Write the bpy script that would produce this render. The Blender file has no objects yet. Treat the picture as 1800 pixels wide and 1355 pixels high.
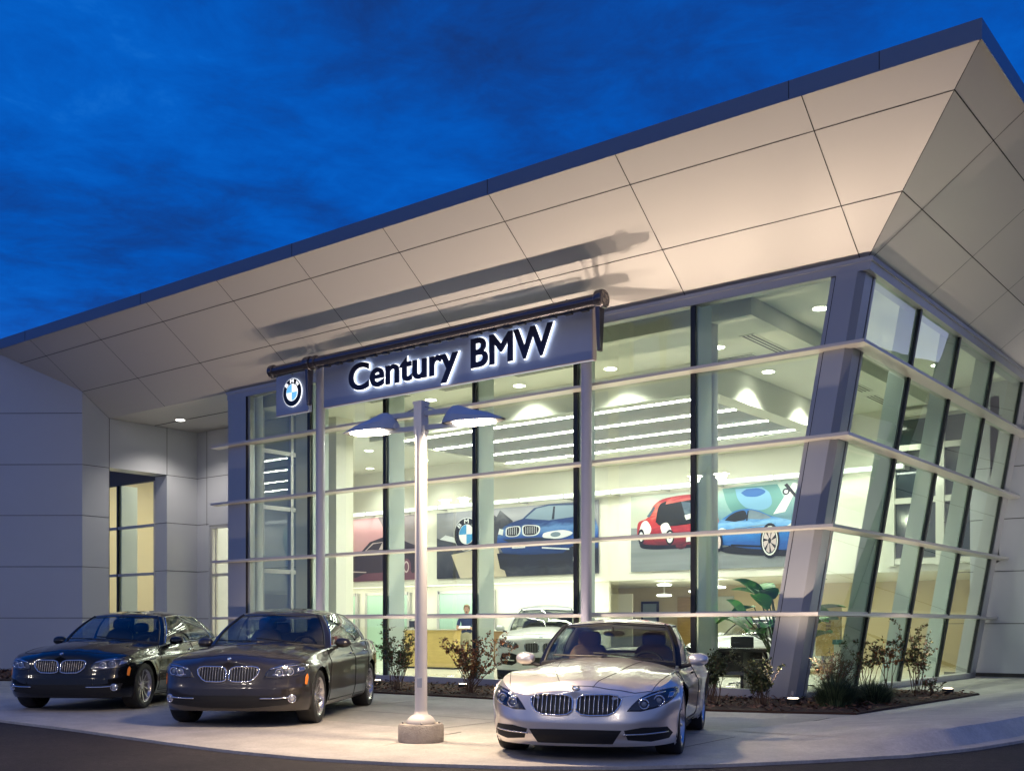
import bpy, bmesh, math, random
import numpy as np
from mathutils import Vector, Matrix
from mathutils.bvhtree import BVHTree
random.seed(7)
R = math.radians
sc = bpy.context.scene
col = sc.collection

# ---------------------------------------------------------------- camera
cam_d = bpy.data.cameras.new('camera'); cam = bpy.data.objects.new('camera', cam_d); col.objects.link(cam)
cam.location = (0, 0, 1.21); cam.rotation_euler = (R(90), 0, R(38.10))
cam_d.lens = 38.26; cam_d.sensor_width = 36.0; cam_d.shift_y = 0.2347
cam_d.clip_start = 0.1; cam_d.clip_end = 3000
sc.camera = cam
sc.render.resolution_x = 1024; sc.render.resolution_y = 770

# ---------------------------------------------------------------- dusk sky
EXPO = 0.0
world = bpy.data.worlds.new('World'); sc.world = world; world.use_nodes = True
def build_world():
    nt = world.node_tree; N = nt.nodes; Lk = nt.links; N.clear()
    def n(t, **k):
        o = N.new(t)
        for a, b in k.items(): setattr(o, a, b)
        return o
    out = n('ShaderNodeOutputWorld'); bg = n('ShaderNodeBackground')
    tc = n('ShaderNodeTexCoord'); sep = n('ShaderNodeSeparateXYZ'); Lk.new(tc.outputs['Generated'], sep.inputs[0])
    def m(op, a, b=None, clamp=False):
        o = n('ShaderNodeMath', operation=op); o.use_clamp = clamp
        for i, v in enumerate((a, b)):
            if v is None: continue
            if isinstance(v, (int, float)): o.inputs[i].default_value = v
            else: Lk.new(v, o.inputs[i])
        return o.outputs[0]
    # clouds on a plane high above: direction divided by its height
    zc = m('MAXIMUM', sep.outputs['Z'], 0.06)
    cx = m('DIVIDE', sep.outputs['X'], zc); cy = m('DIVIDE', sep.outputs['Y'], zc)
    cmb = n('ShaderNodeCombineXYZ'); Lk.new(cx, cmb.inputs[0]); Lk.new(cy, cmb.inputs[1])
    def noise(scale, detail, rough, dist, off):
        mp = n('ShaderNodeMapping'); mp.inputs['Location'].default_value = off
        mp.inputs['Scale'].default_value = (1.0, 1.0, 1.0)
        Lk.new(cmb.outputs[0], mp.inputs[0])
        o = n('ShaderNodeTexNoise'); o.inputs['Scale'].default_value = scale; o.inputs['Detail'].default_value = detail
        o.inputs['Roughness'].default_value = rough; o.inputs['Distortion'].default_value = dist
        Lk.new(mp.outputs[0], o.inputs['Vector']); return o.outputs[0]
    n1 = noise(1.15, 9, 0.62, 0.25, (3.1, 1.7, 0)); n2 = noise(4.6, 7, 0.66, 0.5, (8.0, 2.0, 0))
    mix = m('ADD', m('MULTIPLY', n1, 0.68), m('MULTIPLY', n2, 0.32))
    cr = n('ShaderNodeValToRGB'); Lk.new(mix, cr.inputs[0])
    e = cr.color_ramp.elements
    e[0].position = 0.33; e[0].color = (0.006, 0.038, 0.190, 1)
    e[1].position = 0.72; e[1].color = (0.010, 0.180, 0.680, 1)
    x = e.new(0.43); x.color = (0.003, 0.060, 0.320, 1)
    x = e.new(0.52); x.color = (0.001, 0.088, 0.460, 1)
    x = e.new(0.60); x.color = (0.001, 0.112, 0.550, 1)
    # physically based sky added faintly underneath
    sky = n('ShaderNodeTexSky', sky_type='NISHITA'); sky.sun_disc = False
    sky.sun_elevation = R(-3.0); sky.sun_rotation = R(25); sky.dust_density = 0.3; sky.ozone_density = 6.0
    add = n('ShaderNodeMix', data_type='RGBA', blend_type='ADD'); add.inputs[0].default_value = 0.10
    Lk.new(cr.outputs[0], add.inputs[6]); Lk.new(sky.outputs[0], add.inputs[7])
    # pale after-glow low above the horizon, beyond the building's right side
    gx, gy = 0.40, 0.917
    d = m('ADD', m('MULTIPLY', sep.outputs['X'], gx), m('MULTIPLY', sep.outputs['Y'], gy))
    az = m('POWER', m('MAXIMUM', d, 0.0), 6.0)
    el = m('POWER', m('SUBTRACT', 1.0, m('MULTIPLY', m('ABSOLUTE', m('SUBTRACT', sep.outputs['Z'], 0.06)), 4.6), clamp=True), 1.4)
    glow = m('MULTIPLY', az, el)
    gm = n('ShaderNodeMix', data_type='RGBA'); Lk.new(glow, gm.inputs[0]); Lk.new(add.outputs[2], gm.inputs[6])
    gm.inputs[7].default_value = (1.5, 1.6, 2.3, 1)
    # the whole low sky a little paler than overhead
    lo = m('MULTIPLY', m('POWER', m('SUBTRACT', 1.0, m('MULTIPLY', m('ABSOLUTE', sep.outputs['Z']), 3.2), clamp=True), 2.0), 0.35)
    g2 = n('ShaderNodeMix', data_type='RGBA'); Lk.new(lo, g2.inputs[0]); Lk.new(gm.outputs[2], g2.inputs[6])
    g2.inputs[7].default_value = (0.18, 0.24, 0.5, 1)
    # half of the sky behind the camera made paler to light the facade
    bk = m('ADD', m('MULTIPLY', sep.outputs['X'], .617), m('MULTIPLY', sep.outputs['Y'], -.787))
    bk = m('MULTIPLY', m('POWER', m('MAXIMUM', m('ADD', m('MULTIPLY', bk, .8), .25), 0.0), 1.0, clamp=True), .55)
    g3 = n('ShaderNodeMix', data_type='RGBA'); Lk.new(bk, g3.inputs[0]); Lk.new(g2.outputs[2], g3.inputs[6]); g3.inputs[7].default_value = (0.27, 0.30, 0.44, 1)
    Lk.new(g3.outputs[2], bg.inputs[0]); bg.inputs[1].default_value = 1.0
    Lk.new(bg.outputs[0], out.inputs[0])
build_world()
sc.view_settings.view_transform = 'Standard'; sc.view_settings.look = 'None'
sc.view_settings.exposure = EXPO; sc.view_settings.gamma = 1.0
sc.render.engine = 'CYCLES'
sc.cycles.use_denoising = True
sc.cycles.max_bounces = 10; sc.cycles.diffuse_bounces = 4; sc.cycles.glossy_bounces = 5
sc.cycles.transparent_max_bounces = 24; sc.cycles.transmission_bounces = 6
sc.cycles.sample_clamp_indirect = 6.0; sc.cycles.caustics_reflective = False; sc.cycles.caustics_refractive = False

# ---------------------------------------------------------------- lamps of the place and a few added ones
def light(kind, name, loc, power, color, rot=None, aim=None, **k):
    d = bpy.data.lights.new(name, kind); d.energy = power; d.color = color
    for a, b in k.items(): setattr(d, a, b)
    o = bpy.data.objects.new(name, d); col.objects.link(o); o.location = loc
    if aim is not None: o.rotation_euler = (Vector(aim) - Vector(loc)).to_track_quat('-Z', 'Y').to_euler()
    elif rot is not None: o.rotation_euler = rot
    return o
WARM = (1.0, 0.79, 0.61); SODIUM = (1.0, 0.77, 0.50); ROOM = (1.0, 0.97, 0.84); COOL = (1.0, 1.0, 0.88)

# ---------------------------------------------------------------- materials
MATS = {}
def mat(name, color=(.5, .5, .5), rough=.5, metal=0., coat=0., emit=None, estr=1., var=0., vscale=8., bump=0., bscale=60., spec=.5, coatrough=.03, stretch=None, fine=0.):
    if name in MATS: return MATS[name]
    m = bpy.data.materials.new(name); m.use_nodes = True; nt = m.node_tree
    b = nt.nodes['Principled BSDF']
    b.inputs['Base Color'].default_value = (*color, 1); b.inputs['Roughness'].default_value = rough
    b.inputs['Metallic'].default_value = metal; b.inputs['Coat Weight'].default_value = coat
    b.inputs['Coat Roughness'].default_value = coatrough; b.inputs['Specular IOR Level'].default_value = spec
    if emit: b.inputs['Emission Color'].default_value = (*emit, 1); b.inputs['Emission Strength'].default_value = estr
    if var or bump:
        tc = nt.nodes.new('ShaderNodeTexCoord')
        src = tc.outputs['Object']
        if stretch:
            mp = nt.nodes.new('ShaderNodeMapping'); mp.inputs['Scale'].default_value = stretch
            nt.links.new(src, mp.inputs[0]); src = mp.outputs[0]
    if var:
        no = nt.nodes.new('ShaderNodeTexNoise'); no.inputs['Scale'].default_value = vscale; no.inputs['Detail'].default_value = 6
        no.inputs['Roughness'].default_value = .62
        nt.links.new(src, no.inputs['Vector'])
        rp = nt.nodes.new('ShaderNodeValToRGB'); nt.links.new(no.outputs[0], rp.inputs[0])
        rp.color_ramp.elements[0].position = .3; rp.color_ramp.elements[1].position = .7
        rp.color_ramp.elements[0].color = (*[c * (1 - var) for c in color], 1)
        rp.color_ramp.elements[1].color = (*[min(1, c * (1 + var)) for c in color], 1)
        last = rp.outputs[0]
        if fine:      # small scuffs and specks over the broad tone changes
            n2 = nt.nodes.new('ShaderNodeTexNoise'); n2.inputs['Scale'].default_value = vscale * 11; n2.inputs['Detail'].default_value = 8; n2.inputs['Roughness'].default_value = .75; n2.inputs['Distortion'].default_value = .6
            nt.links.new(src, n2.inputs['Vector']); m2 = nt.nodes.new('ShaderNodeMapRange'); m2.inputs[1].default_value = .35; m2.inputs[2].default_value = .65; m2.inputs[3].default_value = 1 - fine; m2.inputs[4].default_value = 1 + fine * .5
            nt.links.new(n2.outputs[0], m2.inputs[0]); mm = nt.nodes.new('ShaderNodeMix'); mm.data_type = 'RGBA'; mm.blend_type = 'MULTIPLY'; mm.inputs[0].default_value = 1
            cc = nt.nodes.new('ShaderNodeCombineColor')
            for q in range(3): nt.links.new(m2.outputs[0], cc.inputs[q])
            nt.links.new(last, mm.inputs[6]); nt.links.new(cc.outputs[0], mm.inputs[7]); last = mm.outputs[2]
        nt.links.new(last, b.inputs['Base Color'])
        mr = nt.nodes.new('ShaderNodeMapRange'); nt.links.new(no.outputs[0], mr.inputs[0])
        mr.inputs[3].default_value = max(0, rough - .08 - var * .1); mr.inputs[4].default_value = min(1, rough + .08 + var * .1)
        nt.links.new(mr.outputs[0], b.inputs['Roughness'])
    if bump:
        nb = nt.nodes.new('ShaderNodeTexNoise'); nb.inputs['Scale'].default_value = bscale; nb.inputs['Detail'].default_value = 5
        nt.links.new(src, nb.inputs['Vector'])
        bp = nt.nodes.new('ShaderNodeBump'); bp.inputs['Strength'].default_value = bump; bp.inputs['Distance'].default_value = .02
        nt.links.new(nb.outputs[0], bp.inputs['Height']); nt.links.new(bp.outputs[0], b.inputs['Normal'])
    MATS[name] = m; return m
def glass(name, tint=(.8, .9, .82), rough=0.0, ior=1.5, boost=1.0, wave=0.):
    if name in MATS: return MATS[name]
    m = bpy.data.materials.new(name); m.use_nodes = True; nt = m.node_tree; nt.nodes.clear()
    out = nt.nodes.new('ShaderNodeOutputMaterial'); mx = nt.nodes.new('ShaderNodeMixShader')
    tr = nt.nodes.new('ShaderNodeBsdfTransparent'); tr.inputs[0].default_value = (*tint, 1)
    gl = nt.nodes.new('ShaderNodeBsdfGlossy'); gl.inputs['Roughness'].default_value = rough; gl.inputs[0].default_value = (1, 1, 1, 1)
    # Schlick reflectance, the same from both faces of the pane
    lw = nt.nodes.new('ShaderNodeLayerWeight'); lw.inputs[0].default_value = .5
    pw = nt.nodes.new('ShaderNodeMath'); pw.operation = 'POWER'; pw.inputs[1].default_value = 4.6; nt.links.new(lw.outputs['Facing'], pw.inputs[0])
    f0 = ((ior - 1) / (ior + 1)) ** 2 * 1.7 * boost
    mu = nt.nodes.new('ShaderNodeMath'); mu.operation = 'MULTIPLY_ADD'; mu.use_clamp = True; mu.inputs[1].default_value = 1 - f0; mu.inputs[2].default_value = f0
    nt.links.new(pw.outputs[0], mu.inputs[0]); nt.links.new(mu.outputs[0], mx.inputs[0])
    nt.links.new(tr.outputs[0], mx.inputs[1]); nt.links.new(gl.outputs[0], mx.inputs[2]); nt.links.new(mx.outputs[0], out.inputs[0])
    if wave:
        tc = nt.nodes.new('ShaderNodeTexCoord'); nb = nt.nodes.new('ShaderNodeTexNoise'); nb.inputs['Scale'].default_value = .9; nb.inputs['Detail'].default_value = 1
        nt.links.new(tc.outputs['Object'], nb.inputs['Vector'])
        bp = nt.nodes.new('ShaderNodeBump'); bp.inputs['Strength'].default_value = wave; bp.inputs['Distance'].default_value = .05
        nt.links.new(nb.outputs[0], bp.inputs['Height']); nt.links.new(bp.outputs[0], gl.inputs['Normal'])
    MATS[name] = m; return m
def emis(name, color, s): return mat(name, (0.8, 0.8, 0.8), emit=color, estr=s)

# ---------------------------------------------------------------- mesh helpers
class MB:
    def __init__(s): s.v = []; s.f = []; s.m = []
    def add(s, vs, fs, mi=0):
        o = len(s.v); s.v += [tuple(p) for p in vs]
        for f in fs: s.f.append(tuple(i + o for i in f)); s.m.append(mi)
        return s
    def box(s, x0, x1, y0, y1, z0, z1, mi=0):
        vs = [(x, y, z) for z in (z0, z1) for y in (y0, y1) for x in (x0, x1)]
        return s.add(vs, [(0, 2, 3, 1), (4, 5, 7, 6), (0, 1, 5, 4), (2, 6, 7, 3), (0, 4, 6, 2), (1, 3, 7, 5)], mi)
    def hexa(s, p, mi=0):    # 4 bottom points then the 4 above them, counter-clockwise
        return s.add(p, [(3, 2, 1, 0), (4, 5, 6, 7), (0, 1, 5, 4), (1, 2, 6, 5), (2, 3, 7, 6), (3, 0, 4, 7)], mi)
    def obox(s, c, ux, uy, uz, mi=0):   # oriented box: centre and three half-axis vectors
        c, ux, uy, uz = map(Vector, (c, ux, uy, uz))
        return s.hexa([c - ux - uy - uz, c + ux - uy - uz, c + ux + uy - uz, c - ux + uy - uz,
                       c - ux - uy + uz, c + ux - uy + uz, c + ux + uy + uz, c - ux + uy + uz], mi)
    def beam(s, a, b, w, h, up=(0, 0, 1), mi=0):
        a, b, up = Vector(a), Vector(b), Vector(up); d = (b - a); l = d.length; d.normalize()
        sd = d.cross(up)
        if sd.length < 1e-4: sd = d.cross(Vector((0, 1, 0)))
        sd.normalize(); u = sd.cross(d)
        return s.obox((a + b) / 2, d * l / 2, sd * w / 2, u * h / 2, mi)
    def tube(s, pts, r, n=10, cap=True, mi=0):
        pts = [Vector(p) for p in pts]; rs = r if isinstance(r, (list, tuple)) else [r] * len(pts)
        o = len(s.v); ref = None
        for i, p in enumerate(pts):
            d = (pts[min(i + 1, len(pts) - 1)] - pts[max(i - 1, 0)]).normalized()
            if ref is None: ref = d.orthogonal().normalized()
            ref = (ref - d * ref.dot(d))
            if ref.length < 1e-5: ref = d.orthogonal()
            ref.normalize(); b = d.cross(ref)
            for k in range(n):
                a = 2 * math.pi * k / n; s.v.append(tuple(p + (ref * math.cos(a) + b * math.sin(a)) * rs[i]))
        for i in range(len(pts) - 1):
            for k in range(n):
                s.f.append((o + i * n + k, o + i * n + (k + 1) % n, o + (i + 1) * n + (k + 1) % n, o + (i + 1) * n + k)); s.m.append(mi)
        if cap:
            s.f.append(tuple(o + k for k in range(n))[::-1]); s.m.append(mi)
            s.f.append(tuple(o + (len(pts) - 1) * n + k for k in range(n))); s.m.append(mi)
        return s
    def lathe(s, prof, c=(0, 0, 0), axis='z', n=32, mi=0):   # prof: (radius, height) pairs
        o = len(s.v)
        for r, h in prof:
            for k in range(n):
                a = 2 * math.pi * k / n; x, y = r * math.cos(a), r * math.sin(a)
                p = {'z': (x, y, h), 'y': (x, h, y), 'x': (h, x, y)}[axis]
                s.v.append((p[0] + c[0], p[1] + c[1], p[2] + c[2]))
        for i in range(len(prof) - 1):
            for k in range(n):
                s.f.append((o + i * n + k, o + i * n + (k + 1) % n, o + (i + 1) * n + (k + 1) % n, o + (i + 1) * n + k)); s.m.append(mi)
        s.f.append(tuple(o + k for k in range(n))[::-1]); s.m.append(mi)
        s.f.append(tuple(o + (len(prof) - 1) * n + k for k in range(n))); s.m.append(mi)
        return s
    def prism(s, poly, frame, t, mi=0):   # poly in 2D placed by frame(u, v, w), thickness 0..t
        n = len(poly); vs = [frame(u, v, 0) for u, v in poly] + [frame(u, v, t) for u, v in poly]
        fs = [tuple(range(n))[::-1], tuple(range(n, 2 * n))] + [(i, (i + 1) % n, n + (i + 1) % n, n + i) for i in range(n)]
        return s.add(vs, fs, mi)
    def build(s, name, m, parent=None, smooth=False, bevel=0., offset=None, angle=None):
        me = bpy.data.meshes.new(name)
        off = Vector((0, 0, 0))
        if parent is not None and offset is None:
            off = Vector(parent.get('_o', (0, 0, 0)))
        elif offset is not None: off = Vector(offset)
        me.from_pydata([(v[0] - off.x, v[1] - off.y, v[2] - off.z) for v in s.v], [], s.f)
        ms = m if isinstance(m, (list, tuple)) else [m]
        for x in ms: me.materials.append(x)
        for p, i in zip(me.polygons, s.m): p.material_index = i
        bm = bmesh.new(); bm.from_mesh(me); bmesh.ops.recalc_face_normals(bm, faces=bm.faces); bm.to_mesh(me); bm.free()
        if smooth or angle:
            for p in me.polygons: p.use_smooth = True
            if angle: me.set_sharp_from_angle(angle=R(angle))
        o = bpy.data.objects.new(name, me); col.objects.link(o)
        if parent is not None:
            o.parent = parent
            if parent.type == 'MESH': o['_o'] = tuple(parent.get('_o', (0, 0, 0)))
            else: o['_o'] = tuple(off)
        else:
            o['_o'] = tuple(off); o.location = off
        if bevel:
            b = o.modifiers.new('bevel', 'BEVEL'); b.width = bevel; b.segments = 2; b.limit_method = 'ANGLE'; b.harden_normals = False
        return o
def tag(o, label=None, cat=None, group=None, kind=None):
    if label: o['label'] = label
    if cat: o['category'] = cat
    if group: o['group'] = group
    if kind: o['kind'] = kind
    return o
def thing(name, label, cat, loc=(0, 0, 0), rz=0., group=None, local=False):
    o = bpy.data.objects.new(name, None); col.objects.link(o); o.location = loc; o.rotation_euler = (0, 0, rz)
    o['_o'] = (0, 0, 0) if local else tuple(loc)
    return tag(o, label, cat, group)
def copy_tree(o, parent=None):
    c = o.copy(); col.objects.link(c); c.parent = parent
    for ch in list(o.children): copy_tree(ch, c)
    return c
def planar(m): return m

# common materials
M_conc = mat('concrete', (.42, .395, .35), .62, var=.24, vscale=.8, bump=.25, bscale=35, fine=.16)
M_asph = mat('asphalt', (.046, .038, .037), .82, var=.30, vscale=1.3, bump=.7, bscale=160, spec=.3, fine=.35)
M_kerb = mat('kerb_concrete', (.50, .46, .42), .6, var=.18, vscale=2.5, bump=.2, fine=.2)
M_panel = mat('metal_panel', (.56, .57, .60), .36, metal=.0, spec=.6, var=.02, vscale=.6)
M_soffit = mat('soffit_panel', (.70, .665, .62), .36, metal=.10, spec=.7)
M_fascia = mat('fascia_metal', (.18, .23, .30), .35, metal=.3)
M_joint = mat('joint_gap', (.035, .033, .032), .7)
M_alu = mat('blue_grey_metal', (.42, .43, .44), .34, metal=.3, var=.02, vscale=1)
M_alu_light = mat('light_metal', (.55, .54, .53), .35, metal=.3)
M_louver = mat('louver_metal', (.60, .57, .53), .33, metal=.25)
M_black = mat('black_metal', (.012, .013, .016), .35)
M_fin = mat('green_grey_fin', (.76, .83, .76), .4)
M_white = mat('white_wall', (.82, .80, .70), .7, var=.015, vscale=.5)
M_ceil = mat('ceiling_white', (.78, .78, .68), .75)
M_floor = mat('floor_tile', (.74, .72, .63), .22, var=.06, vscale=1.5)
M_slat = mat('ceiling_slat', (.48, .48, .46), .5, metal=.3)
M_glass = glass('facade_glass', (.84, .93, .85), ior=1.55, boost=1.25)
M_glass_side = glass('side_glass', (.74, .88, .78), ior=1.5, boost=1.0, wave=.03)
M_glass_dark = mat('dark_inner_glass', (.02, .035, .045), .06, spec=.8)
M_win = glass('window_glass', (.90, .93, .80), ior=1.5)
M_strip = emis('strip_light', (1, .98, .87), 62.0)
M_down = emis('downlight_glow', (1, .96, .84), 18.0)
M_wood = mat('oak_veneer', (.50, .34, .14), .45, var=.12, vscale=3, stretch=(1, 1, 8))
M_wood_y = mat('maple_veneer', (.66, .48, .17), .42, var=.08, vscale=3, stretch=(1, 1, 8))
M_chrome = mat('chrome', (.82, .82, .84), .08, metal=1.)
M_dark = mat('black_plastic', (.015, .015, .016), .45)

Y0 = 16.73; ZH = 6.92
def XC(z): return -7.30 + .175 * z          # leaning line of the glass corner
LZ = [1.43, 2.81, 4.22, 5.62]

# ================================================================ ground
def ground():
    b = MB(); b.add([(-900, -900, -.03), (900, -900, -.03), (900, 900, -.03), (-900, 900, -.03)], [(0, 1, 2, 3)])
    o = b.build('asphalt_ground', M_asph); tag(o, kind='structure')
    edge = [(-60, 7.6), (-30, 7.2), (-20, 7.05), (-13.85, 6.98), (-12, 6.90), (-9.9, 6.72), (-8.7, 6.66), (-7.7, 6.72), (-6.74, 6.98), (-5.8, 7.42), (-5.03, 8.0), (-4.45, 8.66), (-3.93, 9.44), (-3.37, 10.4), (-3.05, 11.4), (-2.86, 12.5), (-2.7, 14.5), (-2.6, 18), (-2.5, 24), (-2.5, 31)]
    # resample
    P = np.array(edge, float); d = np.r_[0, np.cumsum(np.linalg.norm(np.diff(P, axis=0), axis=1))]
    ss = np.r_[np.linspace(0, d[3], 12), np.arange(d[3] + .25, d[-1], .25)]
    ex = np.interp(ss, d, P[:, 0]); ey = np.interp(ss, d, P[:, 1])
    s1 = np.interp(9.44, P[8:, 1], d[8:])   # kerb starts to rise here
    h = np.clip((ss - s1) / 2.6, 0, 1); h = h * h * (3 - 2 * h) * .17
    # inward normal (towards the building)
    tx = np.gradient(ex, ss); ty = np.gradient(ey, ss); nx, ny = -ty, tx
    ln = np.hypot(nx, ny); nx /= ln; ny /= ln
    b = MB(); gut = .16; rows = [(0, 0, 0), (gut, 0, .004), (gut + .17, 1, 0), (gut + .5, 1, 0), (gut + 2.6, .0, 0)]
    n = len(ss)
    for off, k, dz in rows:
        for i in range(n):
            hh = h[i] * k; b.v.append((ex[i] + nx[i] * off, ey[i] + ny[i] * off, hh + dz * (h[i] > 0)))
    for r in range(len(rows) - 1):
        for i in range(n - 1):
            b.f.append((r * n + i, r * n + i + 1, (r + 1) * n + i + 1, (r + 1) * n + i)); b.m.append(0)
    o = len(b.v)
    for i in range(n): b.v.append((ex[i], ey[i], -.06))
    for i in range(n - 1): b.f.append((o + i, o + i + 1, i + 1, i)); b.m.append(0)
    k = b.build('kerb', M_kerb, angle=40); tag(k, kind='structure')
    b = MB(); off = gut + 2.6
    ring = [(ex[i] + nx[i] * off, ey[i] + ny[i] * off) for i in range(n)]
    ring = [p for k, p in enumerate(ring) if k == 0 or math.dist(p, ring[k - 1]) > .05]
    allp = ring + [(-5.3, 40), (-60, 40)]
    b.add([(x, y, 0) for x, y in allp], [tuple(range(len(allp)))])
    o = b.build('concrete_apron', M_conc); tag(o, kind='structure')
    # saw-cut joints in the apron
    b = MB()
    def cut(x0, y0, x1, y1, w=.018):
        d = Vector((x1 - x0, y1 - y0)); d.normalize(); nn = Vector((-d.y, d.x)) * w / 2
        b.add([(x0 - nn.x, y0 - nn.y, .004), (x1 - nn.x, y1 - nn.y, .004), (x1 + nn.x, y1 + nn.y, .004), (x0 + nn.x, y0 + nn.y, .004)], [(0, 1, 2, 3)])
    for x in (-5.35, -8.6, -11.9, -15.2, -18.5): cut(x, 9.6 if x > -6 else 9.5, x - .2, 13.85)
    cut(-30, 10.9, -5.2, 10.9)
    for y in (16.2, 19.0, 21.8, 24.6): cut(-5.2, y, -5.0, y + .01)
    o = b.build('apron_joint', M_joint); tag(o, kind='structure')

ground()

def mulch(name, poly, h=.05):
    # a thin bed with an uneven top of bark flakes
    xs = [p[0] for p in poly]; ys = [p[1] for p in poly]
    b = MB(); P = poly
    def inside(x, y):
        c = False; j = len(P) - 1
        for i in range(len(P)):
            if (P[i][1] > y) != (P[j][1] > y) and x < (P[j][0] - P[i][0]) * (y - P[i][1]) / (P[j][1] - P[i][1]) + P[i][0]: c = not c
            j = i
        return c
    n = len(P); b.add([(x, y, .002) for x, y in P] + [(x, y, .03) for x, y in P], [tuple(range(n, 2 * n))] + [(i, (i + 1) % n, n + (i + 1) % n, n + i) for i in range(n)])
    area = (max(xs) - min(xs)) * (max(ys) - min(ys)); cnt = int(area * 75)
    rr = random.Random(3)
    for _ in range(cnt):
        x = rr.uniform(min(xs), max(xs)); y = rr.uniform(min(ys), max(ys))
        if not inside(x, y): continue
        a = rr.uniform(0, math.pi); l = rr.uniform(.02, .06); w = rr.uniform(.01, .022); t = rr.uniform(-.5, .5); z = .03 + rr.uniform(0, h)
        ux = Vector((math.cos(a), math.sin(a), t)).normalized() * l; uy = Vector((-math.sin(a), math.cos(a), rr.uniform(-.4, .4))).normalized() * w
        c = Vector((x, y, z)); b.add([c - ux - uy, c + ux - uy, c + ux + uy, c - ux + uy], [(0, 1, 2, 3)], rr.choice((0, 1, 1, 2)))
    o = b.build(name, [mat('mulch_base', (.045, .022, .014), .95, bump=.8, bscale=40), mat('bark_flake', (.12, .052, .030), .9), mat('bark_flake_pale', (.22, .12, .075), .9)])
    tag(o, kind='stuff', label='dark red-brown bark mulch spread in the planting bed', cat='mulch')
    return o
mulch('mulch', [(-22, 13.95), (-14, 13.92), (-7.3, 13.9), (-6.47, 14.15), (-5.46, 14.57), (-5.33, 20.1), (-7.16, 20.5), (-7.33, 16.66), (-22, 16.66)])
o = mulch('mulch', [(-22.4, 12.9), (-27.3, 15.85), (-41.6, 4.75), (-34.5, 3.46)]); o['label'] = 'dark mulch strip in front of the angled left wing wall'

# ================================================================ the showroom building
BLD = thing('showroom_building', 'long glass showroom with flared white roof soffit and leaning glass end wall', 'building', (-14, 20, 0))
TA = (-3.82, 14.46, 8.62)      # roof corner, underside
def roof():
    ex, ey, ez = TA; kx, ky = XC(ZH), Y0
    XL = -36.0; YB = 40.0
    # soffit slopes: front and right, mitred at the corner; 0.24 thick fascia on top
    b = MB()
    b.add([(XL, ky, ZH), (kx, ky, ZH), (ex, ey, ez), (XL, ey, ez)], [(0, 1, 2, 3)])
    b.add([(kx, ky, ZH), (kx, YB, ZH), (ex, YB, ez), (ex, ey, ez)], [(0, 1, 2, 3)])
    so = b.build('soffit', M_soffit, BLD)
    # panel joints
    b = MB()
    sl = Vector((0, ey - ky, ez - ZH)).normalized(); nrm = Vector((0, -sl.z, sl.y)); nrm = nrm if nrm.z < 0 else -nrm
    def fp(x, y): return Vector((x, y, ZH + (ky - y) / (ky - ey) * (ez - ZH)))
    def rp(x, y): return Vector((x, y, ZH + (x - kx) / (ex - kx) * (ez - ZH)))
    def strip(a, c, nn, w=.014):
        d = (c - a).normalized(); s_ = d.cross(nn).normalized() * w / 2; o = nn * .003
        b.add([a - s_ + o, c - s_ + o, c + s_ + o, a + s_ + o], [(0, 1, 2, 3)])
    nr = Vector((ez - ZH, 0, -(ex - kx))).normalized()
    for y in (15.93, 14.91):
        t = (ky - y); strip(fp(XL, y), fp(kx + t, y), nrm); strip(rp(kx + t, y), rp(kx + t, YB), nr)
    for x in (-6.2, -9.28, -11.85, -14.4, -16.9, -19.4, -22.0, -24.6, -27.2, -29.8, -32.4): strip(fp(x, ky), fp(x, ey), nrm)
    for y in (16.82, 19.5, 21.87, 24.2, 26.6, 29.0):
        t0 = max(0, (ky - y)); strip(rp(kx, y), rp(ex, y), nr)
    strip(Vector((kx, ky, ZH)), Vector((ex, ey, ez)), (nrm + nr).normalized(), .01)
    b.build('panel_joint', M_joint, so)
    b = MB(); T = ez + .25
    b.add([(XL, ey - .02, ez - .02), (ex + .02, ey - .02, ez - .02), (ex + .02, ey - .02, T), (XL, ey - .02, T)], [(0, 1, 2, 3)])
    b.add([(ex + .02, ey - .02, ez - .02), (ex + .02, YB, ez - .02), (ex + .02, YB, T), (ex + .02, ey - .02, T)], [(0, 1, 2, 3)])
    b.add([(XL, ey - .02, T), (ex + .02, ey - .02, T), (ex + .02, YB, T), (XL, YB, T)], [(0, 1, 2, 3)])
    b.add([(XL, ey - .02, ez - .02), (ex + .02, ey - .02, ez - .02), (ex, ey, ez), (XL, ey, ez)], [(0, 1, 2, 3)])
    b.add([(ex + .02, ey - .02, ez - .02), (ex + .02, YB, ez - .02), (ex, YB, ez), (ex, ey, ez)], [(0, 1, 2, 3)])
    fa = b.build('fascia', M_fascia, BLD)
    for x in (-5.1, -6.38, -11.86, -16.93, -22.2, -27.4): b = MB(); b.box(x - .005, x + .005, ey - .024, ey - .019, ez, T); b.build('fascia_joint', M_joint, fa)
    # flat soffit over the entrance recess
    b = MB(); b.add([(-36, Y0, ZH + .01), (-21.8, Y0, ZH + .01), (-21.8, 19.7, ZH + .01), (-36, 19.7, ZH + .01)], [(0, 1, 2, 3)])
    b.box(-27.2, -21.8, 18.155, 18.165, ZH - .002, ZH + .012, 1)
    b.build('entrance_ceiling', [M_soffit, M_joint], BLD)
roof()

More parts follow.
